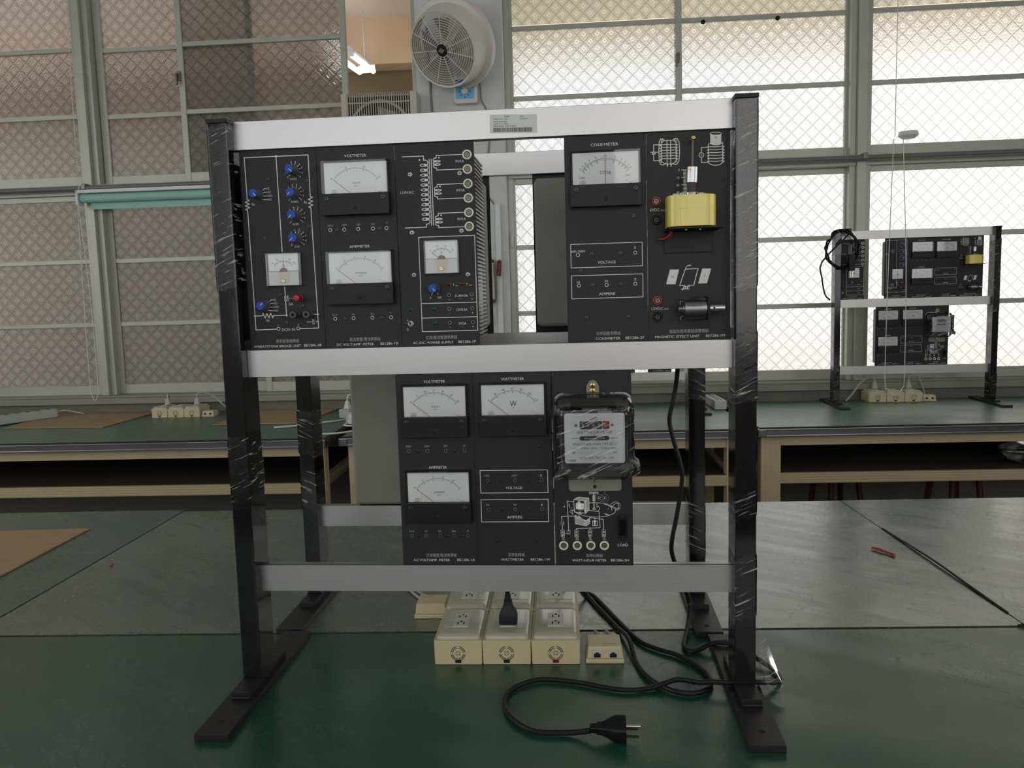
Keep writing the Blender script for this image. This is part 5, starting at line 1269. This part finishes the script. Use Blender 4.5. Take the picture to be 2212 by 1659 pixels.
def make_outlet(label, loc, rz, group, rocker='hole', far=False):
    t = thing('outlet_box', label, 'outlet box', loc, rz, group)
    # lower box tapering a little to its foot, open rim
    b = MB(.001); b.hexa([(x, y, 0) for x, y in rr(.2, 78.2, .2, 122, 2.5, 3)], [(x, y, 41) for x, y in rr(-.6, 79, -.6, 123, 2.5, 3)])
    bx = b.build('box', M['cream'], t, bevel=.0006, seg=1)
    b = MB(.001); vent(b, 39, 19.5, -.8); b.build('vent_slots', M['hole'], bx, smooth=False)
    MB(.001).rrect(34, 44, 3.6, 8.8, 1.2, -1.6, .2).build('rocker', M[rocker], bx)
    # domed cover
    b = MB(.001); lv = []
    for ins, z in ((3.2, 38), (3.2, 43.5), (4.2, 46.5), (7, 48.8), (12, 50)): lv.append([(x, y, z) for x, y in rr(ins, 78.4 - ins, ins, 122 - ins, 7, 5)])
    n = len(lv[0]); b.add([p for l in lv for p in l], [(i * n + k, i * n + (k + 1) % n, (i + 1) * n + (k + 1) % n, (i + 1) * n + k) for i in range(len(lv) - 1) for k in range(n)] + [tuple((len(lv) - 1) * n + k for k in range(n))])
    cv = b.build('cover', M['creamcover'], t, ang=50)
    if not far:
        b = MB(.001); b.hexa([(x, y, 50.1) for x, y in ((8, 26), (70, 26), (68, 28.4), (10, 28.4))], [(x, y, 50.3) for x, y in ((8, 26), (70, 26), (68, 28.4), (10, 28.4))]); b.build('yellowed_line', M['yellowed'], cv, smooth=False)
    b = MB(.001); b.box(26, 52.5, 33, 91, 50, 51.4); rp = b.build('receptacle', M['outlet'], cv, bevel=.0005)
    b = MB(.001)
    for y in (47, 76):
        b.box(33, 35.2, y - 4.4, y + 4.4, 51.4, 51.7); b.box(43.4, 45.6, y - 4.4, y + 4.4, 51.4, 51.7); b.lathe([(2.4, 0), (2.4, .25), (0, .3)], (39.3, y + 8, 51.4), (0, 0, 1), 12)
    rs = b.build('slots', M['hole'], rp, smooth=False) if False else b.build('slots', M['hole'], cv, smooth=False)
    b = MB(.001)
    for y in (47, 76): b.lathe([(12.4, 0), (12.4, .5), (11.6, .5), (11.6, 0)], (39.3, y, 51.3), (0, 0, 1), 24, caps=False)
    b.build('outlet_rims', M['outlet'], cv)
    return t
o1 = make_outlet('cream outlet box without plug, front row, end away from the jack box', (-.1065, .097, .0002), .026, 'outlet boxes under the rack')
OX = [('cream outlet box with the black plug in it, middle of the front row', -.0268, .0993, 'hole'), ('cream outlet box with a red rocker, beside the network jack box', .0532, .1015, 'red'),
      ('cream outlet box in the second row next to the rear network box', -.1102, .2255, 'hole'), ('cream outlet box behind the one with the plug', -.0303, .2280, 'hole'), ('cream outlet box in the second row with bright glare on its cover', .0497, .2303, 'hole')]
for lb, x, y, rk in OX:
    c = copy_tree(o1); c.location = (x, y, .0002); c['label'] = lb
    if rk == 'red':
        for ch in c.children_recursive:
            if ch.name.startswith('rocker'): ch.data = ch.data.copy(); ch.data.materials[0] = M['darkred2']; ch['label'] = 'dark red rocker'
def jack_box(label, loc, rz, group='network jack boxes'):
    t = thing('network_jack_box', label, 'jack box', loc, rz, group)
    MB(.001).box(0, 62, 0, 56, 0, 8).build('base', M['cream'], t, bevel=.0015)
    b = MB(.001); b.hexa([(2, 1.5, 8), (60, 1.5, 8), (60, 54, 8), (2, 54, 8)], [(4, 4, 28), (58, 4, 28), (58, 52, 28), (4, 52, 28)]); c = b.build('cover', M['cream'], t, bevel=.0016)
    for x in (11, 37):
        b = MB(.001); b.box(x, x + 15, .4, 3.4, 9, 22); j = b.build('jack', M['outlet'], c, bevel=.0004)
        b = MB(.001); b.box(x + 2, x + 13, .1, .6, 10.5, 17); b.box(x + 4.5, x + 10.5, .1, .6, 17, 19); b.build('jack_opening', M['hole'], c)
    b = MB(.001); b.box(30, 52, 12, 16, 28, 28.2); b.build('yellowed_line', M['yellowed'], c)
    return t
jb = jack_box('cream network jack box beside the outlet with the red rocker', (.141, .106, .0002), .026)
for i, (x, y) in enumerate(((.165, .158), (.185, .159))):
    MB().tube(spline([(.030 + i * .02 - .006, .054, .012), (.03 + i * .02 - .004, .066, .022), (.034 + i * .02, .074, .014), (.03 + i * .02, .084, .0045), (.02 + i * .02, .12, .004)], 6), .0032, 7).build('grey_cable', M['gcable'], jb)
jb2 = jack_box('cream network jack box behind the outlet boxes with grey cables at its back', (-.1195, .345, .0002), pi + .03)
for i in range(2):
    MB().tube(spline([(.022 + i * .026, 1e-3, .012), (.024 + i * .026, -.012, .011), (.034 + i * .026, -.03, .0045), (.06 + i * .018, -.055, .0042), (.085 + i * .010, -.085, .004), (.096 + i * .008, -.105, .004)], 6), .0032, 7).build('grey_cable', M['gcable'], jb2)
# clusters on the window benches
def cluster(x, y, rz, lbs, grp, lbj):
    for i, lb in enumerate(lbs):
        c = copy_tree(o1); c.location = (x + i * .0885 * cos(rz), y + i * .0885 * sin(rz), .0008); c.rotation_euler = (0, 0, rz); c.scale = (1.1, 1.05, 1.15); c['label'] = lb; c['group'] = grp
    c = copy_tree(jb); c.location = (x + 3.02 * .0885 * cos(rz), y + .01 + 3.02 * .0885 * sin(rz), .0008); c.rotation_euler = (0, 0, rz); c['label'] = lbj; c.scale = (1.1, 1.05, 1.1)
cluster(-2.155, 2.985, .02, ('cream outlet box with a cable, first of three on the dim window bench', 'cream outlet box between two others on the dim window bench', 'cream outlet box with a looping cable, third of three on the dim window bench'),
        'outlet boxes on the dim window bench', 'small cream jack box at the end of the outlets on the dim window bench')
cluster(1.600, 3.135, -.01, ('cream outlet box inside the blind chain loop, below the distant rack', 'cream outlet box between two others below the distant rack', 'cream outlet box with a looping cable below the distant rack'),
        'outlet boxes below the distant rack', 'small cream jack box at the end of the outlets below the distant rack')
def plug_cable(label, p, pts, mcol='gcable', r=.0042):
    t = thing('plug_cable', label, 'cable', p)
    b = MB(); b.hexa([(-.014, -.012, 0), (.014, -.012, 0), (.014, .012, 0), (-.014, .012, 0)], [(-.009, -.008, .034), (.009, -.008, .034), (.009, .008, .034), (-.009, .008, .034)]); b.build('plug', M[mcol], t, bevel=.003)
    MB().tube(spline([(0, 0, .03)] + pts, 8), r, 8).build('cable', M[mcol], t)
    return t
plug_cable('short grey cable rising from the first outlet on the dim window bench', (-2.10, 3.06, .0608), [(0, .005, .055), (-.02, .05, .05), (-.045, .11, .0), (-.06, .13, -.055)])
plug_cable('grey cable arching over from the third outlet on the dim window bench', (-1.935, 3.06, .0608), [(0, .002, .055), (.03, .02, .062), (.08, .04, .035), (.12, .05, -.01), (.16, .07, -.056)])
plug_cable('grey cable arching back from the first outlet below the distant rack', (1.655, 3.22, .0608), [(-.002, .0, .05), (-.03, -.01, .066), (-.08, -.02, .03), (-.12, -.03, -.02), (-.16, -.05, -.056)])
plug_cable('grey cable arching down from the third outlet below the distant rack', (1.825, 3.22, .0608), [(.002, .0, .055), (.03, .0, .066), (.06, .01, .045), (.08, .02, .0), (.095, .02, -.056)])

# grey power strips on the benches
def power_strip(label, loc, rz, L=.30, n=6):
    t = thing('power_strip', label, 'power strip', loc, rz, 'grey power strips')
    MB().box(0, .060, 0, L, .0, .045).build('body', M['strip'], t, bevel=.004)
    b = MB(); b.box(.012, .048, .02, L - .02, .045, .0462); f = b.build('face', M['strip'], t, bevel=.0008)
    for i in range(n):
        y = .035 + i * (L - .07) / (n - 1); b = MB(); b.box(.018, .027, y - .013, y + .013, .0462, .0468); b.box(.033, .042, y - .013, y + .013, .0462, .0468); b.build('socket_slots', M['iron'], f)
    return t
s1 = power_strip('grey power strip on the dim window bench, cut by the picture edge', (-2.935, 2.775, .0055), -.48, .34)
MB().tube(spline([(.03, .335, .02), (.04, .38, .03), (.06, .42, .02), (.1, .46, .005)], 6), .004, 7).build('cable', M['gcable'], s1)
s2 = power_strip('pale grey power strip beside the grey housing with a white plug in its end', (-1.10, 2.875, .001), -.28, .34)
b = MB(); b.hexa([(.016, .02, .045), (.046, .02, .045), (.046, .05, .045), (.016, .05, .045)], [(.024, .026, .085), (.038, .026, .085), (.038, .044, .085), (.024, .044, .085)]); b.build('white_plug', M['wcable'], s2, bevel=.003)
MB().tube(spline([(.031, .035, .082), (.034, .04, .11), (.06, .05, .118), (.085, .05, .09), (.10, .02, .04), (.08, -.06, .008), (.02, -.18, .006), (-.06, -.30, .006), (-.13, -.36, .006)], 8), .0042, 8).build('white_cord', M['wcable'], s2)
power_strip('grey power strip seen between the two right black posts', (.795, 2.957, .001), .06, .32)
ad = thing('white_adapter', 'white adapter with trailing cords beside the grey housing on the bench', 'adapter', (-.98, 2.70, .001), .4)
b = MB(); b.hexa([(-.03, -.045, 0), (.05, -.045, 0), (.05, .045, 0), (-.03, .045, 0)], [(-.018, -.03, .05), (.04, -.03, .06), (.04, .03, .06), (-.018, .03, .05)]); b.build('body', M['wcable'], ad, bevel=.008)
MB().tube(spline([(-.02, -.03, .01), (-.05, -.08, .005), (0, -.14, .006), (.08, -.16, .006)], 6), .004, 7).build('cord', M['wcable'], ad)
MB().tube(spline([(.1, -.18, .006), (-.02, -.27, .006), (-.12, -.31, .006), (-.24, -.27, .006)], 6), .004, 7).build('cord', M['wcable'], ad)

# ------------------------------------------------------------------ black mains cords on the front table
def us_plug(t, M4, mcol='cable'):
    """moulded three pin plug along local +x"""
    b = MB(.001)
    sec = [((-22, 4.6, 4.6)), ((-14, 5.4, 5.2)), ((-13, 6.6, 6.4)), ((-8, 6.8, 7)), ((-2, 8, 8.5)), ((9, 12.4, 14)), ((13, 12.8, 15.2)), ((26, 12.8, 15.2))]
    rings = [[(x, y, z) for y, z in rr(-hy, hy, -hz, hz, min(hy, hz) * .35, 3)] for x, hz, hy in sec]
    n = len(rings[0]); b.add([p for r in rings for p in r], [(i * n + k, i * n + (k + 1) % n, (i + 1) * n + (k + 1) % n, (i + 1) * n + k) for i in range(len(rings) - 1) for k in range(n)] + [tuple(range(n))[::-1], tuple((len(rings) - 1) * n + k for k in range(n))])
    o = b.build('plug', M[mcol], t, ang=40); o.matrix_local = M4
    for z, y, rd in ((-5.5, -6.3, 0), (-5.5, 6.3, 0), (6, 0, 1)):
        b = MB(.001)
        if rd: b.tube([(25, y, z), (43, y, z), (45.5, y, z)], 2.3, 10)
        else: b.box(25, 42.5, y - .75, y + .75, z - 3.1, z + 3.1)
        b.build('plug_pin', M['metalgrey'], o, bevel=.0004)
    return o
R_ = .0039
lc = thing('mains_cable', 'black mains cord with its three pin plug lying loose on the front table', 'cord')
Z = .0047
loop = [(.146, -.121, .012), (.128, -.1165, .007), (.110, -.1145, Z), (.072, -.1135, Z), (.042, -.088, Z), (.024, -.051, Z), (.022, -.012, Z), (.034, .015, Z), (.063, .038, Z), (.094, .039, Z), (.135, .030, Z), (.174, .015, Z), (.204, .0095, Z),
        (.236, .016, Z), (.262, .024, .010), (.282, .029, .013), (.311, .022, .012), (.328, .019, .0148), (.345, .016, .0155), (.37, .0155, .0158), (.397, .0185, .0155), (.424, .034, .008), (.437, .055, Z), (.434, .084, Z), (.417, .108, .009), (.402, .135, .0145), (.385, .153, .0152), (.362, .159, .0152), (.345, .157, .012),
        (.328, .152, Z), (.311, .149, Z), (.306, .172, Z), (.315, .214, .006), (.327, .27, .013), (.331, .30, .03), (.316, .27, .08), (.298, .255, .13), (.2955, .25, .16), (.305, .25, .21), (.314, .25, .27), (.311, .25, .30), (.299, .25, .345), (.293, .25, .378), (.299, .25, .41), (.304, .25, .435), (.306, .235, .47), (.303, .19, .53), (.302, .13, .57), (.302, .078, .585)]
MB().tube(spline(loop, 7), R_, 10).build('cord', M['cable'], lc)
v = Vector((.036, .004, .002)).normalized()
q = Matrix.Translation((.168, -.1215, .0156)) @ Matrix.Rotation(-.02, 4, 'Z') @ Matrix.Rotation(.35, 4, 'X')
us_plug(lc, q)
oc = thing('mains_cable', 'black mains cord plugged into the middle outlet box and looping over the table', 'cord')
q = Matrix.Translation((.0118, .150, .078)) @ Matrix.Rotation(pi / 2, 4, 'Y') @ Matrix.Rotation(pi / 2, 4, 'X')
us_plug(oc, q)
pts = [(.0118, .150, .098), (.012, .151, .118), (.018, .165, .155), (.035, .22, .16), (.075, .30, .11), (.115, .37, .04), (.14, .405, .009), (.156, .40, Z), (.174, .352, Z), (.203, .266, Z), (.224, .208, Z), (.239, .176, Z), (.264, .152, Z), (.290, .133, Z), (.314, .102, Z), (.328, .067, Z), (.331, .040, Z), (.322, .016, Z),
       (.300, .002, Z), (.272, .008, Z), (.248, .033, Z), (.231, .068, Z), (.221, .115, Z), (.213, .181, .0125), (.196, .248, Z), (.166, .335, Z), (.138, .425, Z), (.10, .55, Z), (.05, .62, Z)]
MB().tube(spline(pts, 7), R_, 10).build('cord', M['cable'], oc)
# scraps on the tables
b = MB(); b.tube(spline([(.793, .705, .004), (.80, .697, .0045), (.808, .684, .004), (.815, .674, .004), (.823, .652, .004)], 5), .0028, 7); b.tube(spline([(.799, .703, .0035), (.806, .689, .0062), (.811, .678, .004), (.82, .664, .0035), (.826, .655, .0035)], 5), .0026, 7)
tag(b.build('wire_scrap', M['darkred']), 'scrap of twisted red wire lying on the bright green sheet', 'wire')
b = MB(); b.tube([(-.959, .588, .003), (-.953, .587, .0032)], .0028, 7); tag(b.build('wire_bit', M['red']), 'tiny red bit on the green sheet near the brown board', 'wire')
b = MB(); b.box(-.925, -.921, .392, .395, .0005, .003); tag(b.build('paper_crumb', M['board']), 'tiny pale crumb on the second table, left of the front rack', 'crumb')

# plastic bag and stools under the right bench
b = MB(); rnd = random.Random(2)
n, m_ = 14, 10; vs = []
for i in range(m_):
    for k in range(n):
        a = 2 * pi * k / n; r = sin(pi * (i + .6) / (m_ + .4)) * rnd.uniform(.8, 1.1)
        vs.append((2.10 + .13 * r * cos(a), 2.60 + .08 * r * sin(a), -.209 + .115 * (i / (m_ - 1))))
b.add(vs, [(i * n + k, i * n + (k + 1) % n, (i + 1) * n + (k + 1) % n, (i + 1) * n + k) for i in range(m_ - 1) for k in range(n)] + [tuple(range(n))[::-1], tuple((m_ - 1) * n + k for k in range(n))])
tag(b.build('plastic_bag', M['bag'], ang=80), 'crumpled clear plastic bag on the shelf of the bench with the distant rack', 'bag')
def stool(label, x, y):
    t = thing('stool', label, 'stool', (x, y, FZ), .3, 'stools under the bench')
    b = MB(); b.lathe([(0, .42), (.15, .42), (.16, .435), (.155, .45), (0, .455)], (0, 0, 0), (0, 0, 1), 24); b.build('seat', M['stool'], t)
    for k in range(4): a = pi / 4 + k * pi / 2; MB().tube([(.10 * cos(a), .10 * sin(a), .425), (.15 * cos(a), .15 * sin(a), 0)], .014, 8).build('leg', M['stool'], t)
    return t
stool('dark red stool in shadow under the bench with the distant rack, nearer its leg', 1.40, 3.0); stool('dark red stool in shadow under the bench, below the plastic bag', 1.95, 2.95)

bpy.data.objects.remove(_fo, do_unlink=True)
bpy.context.view_layer.update()
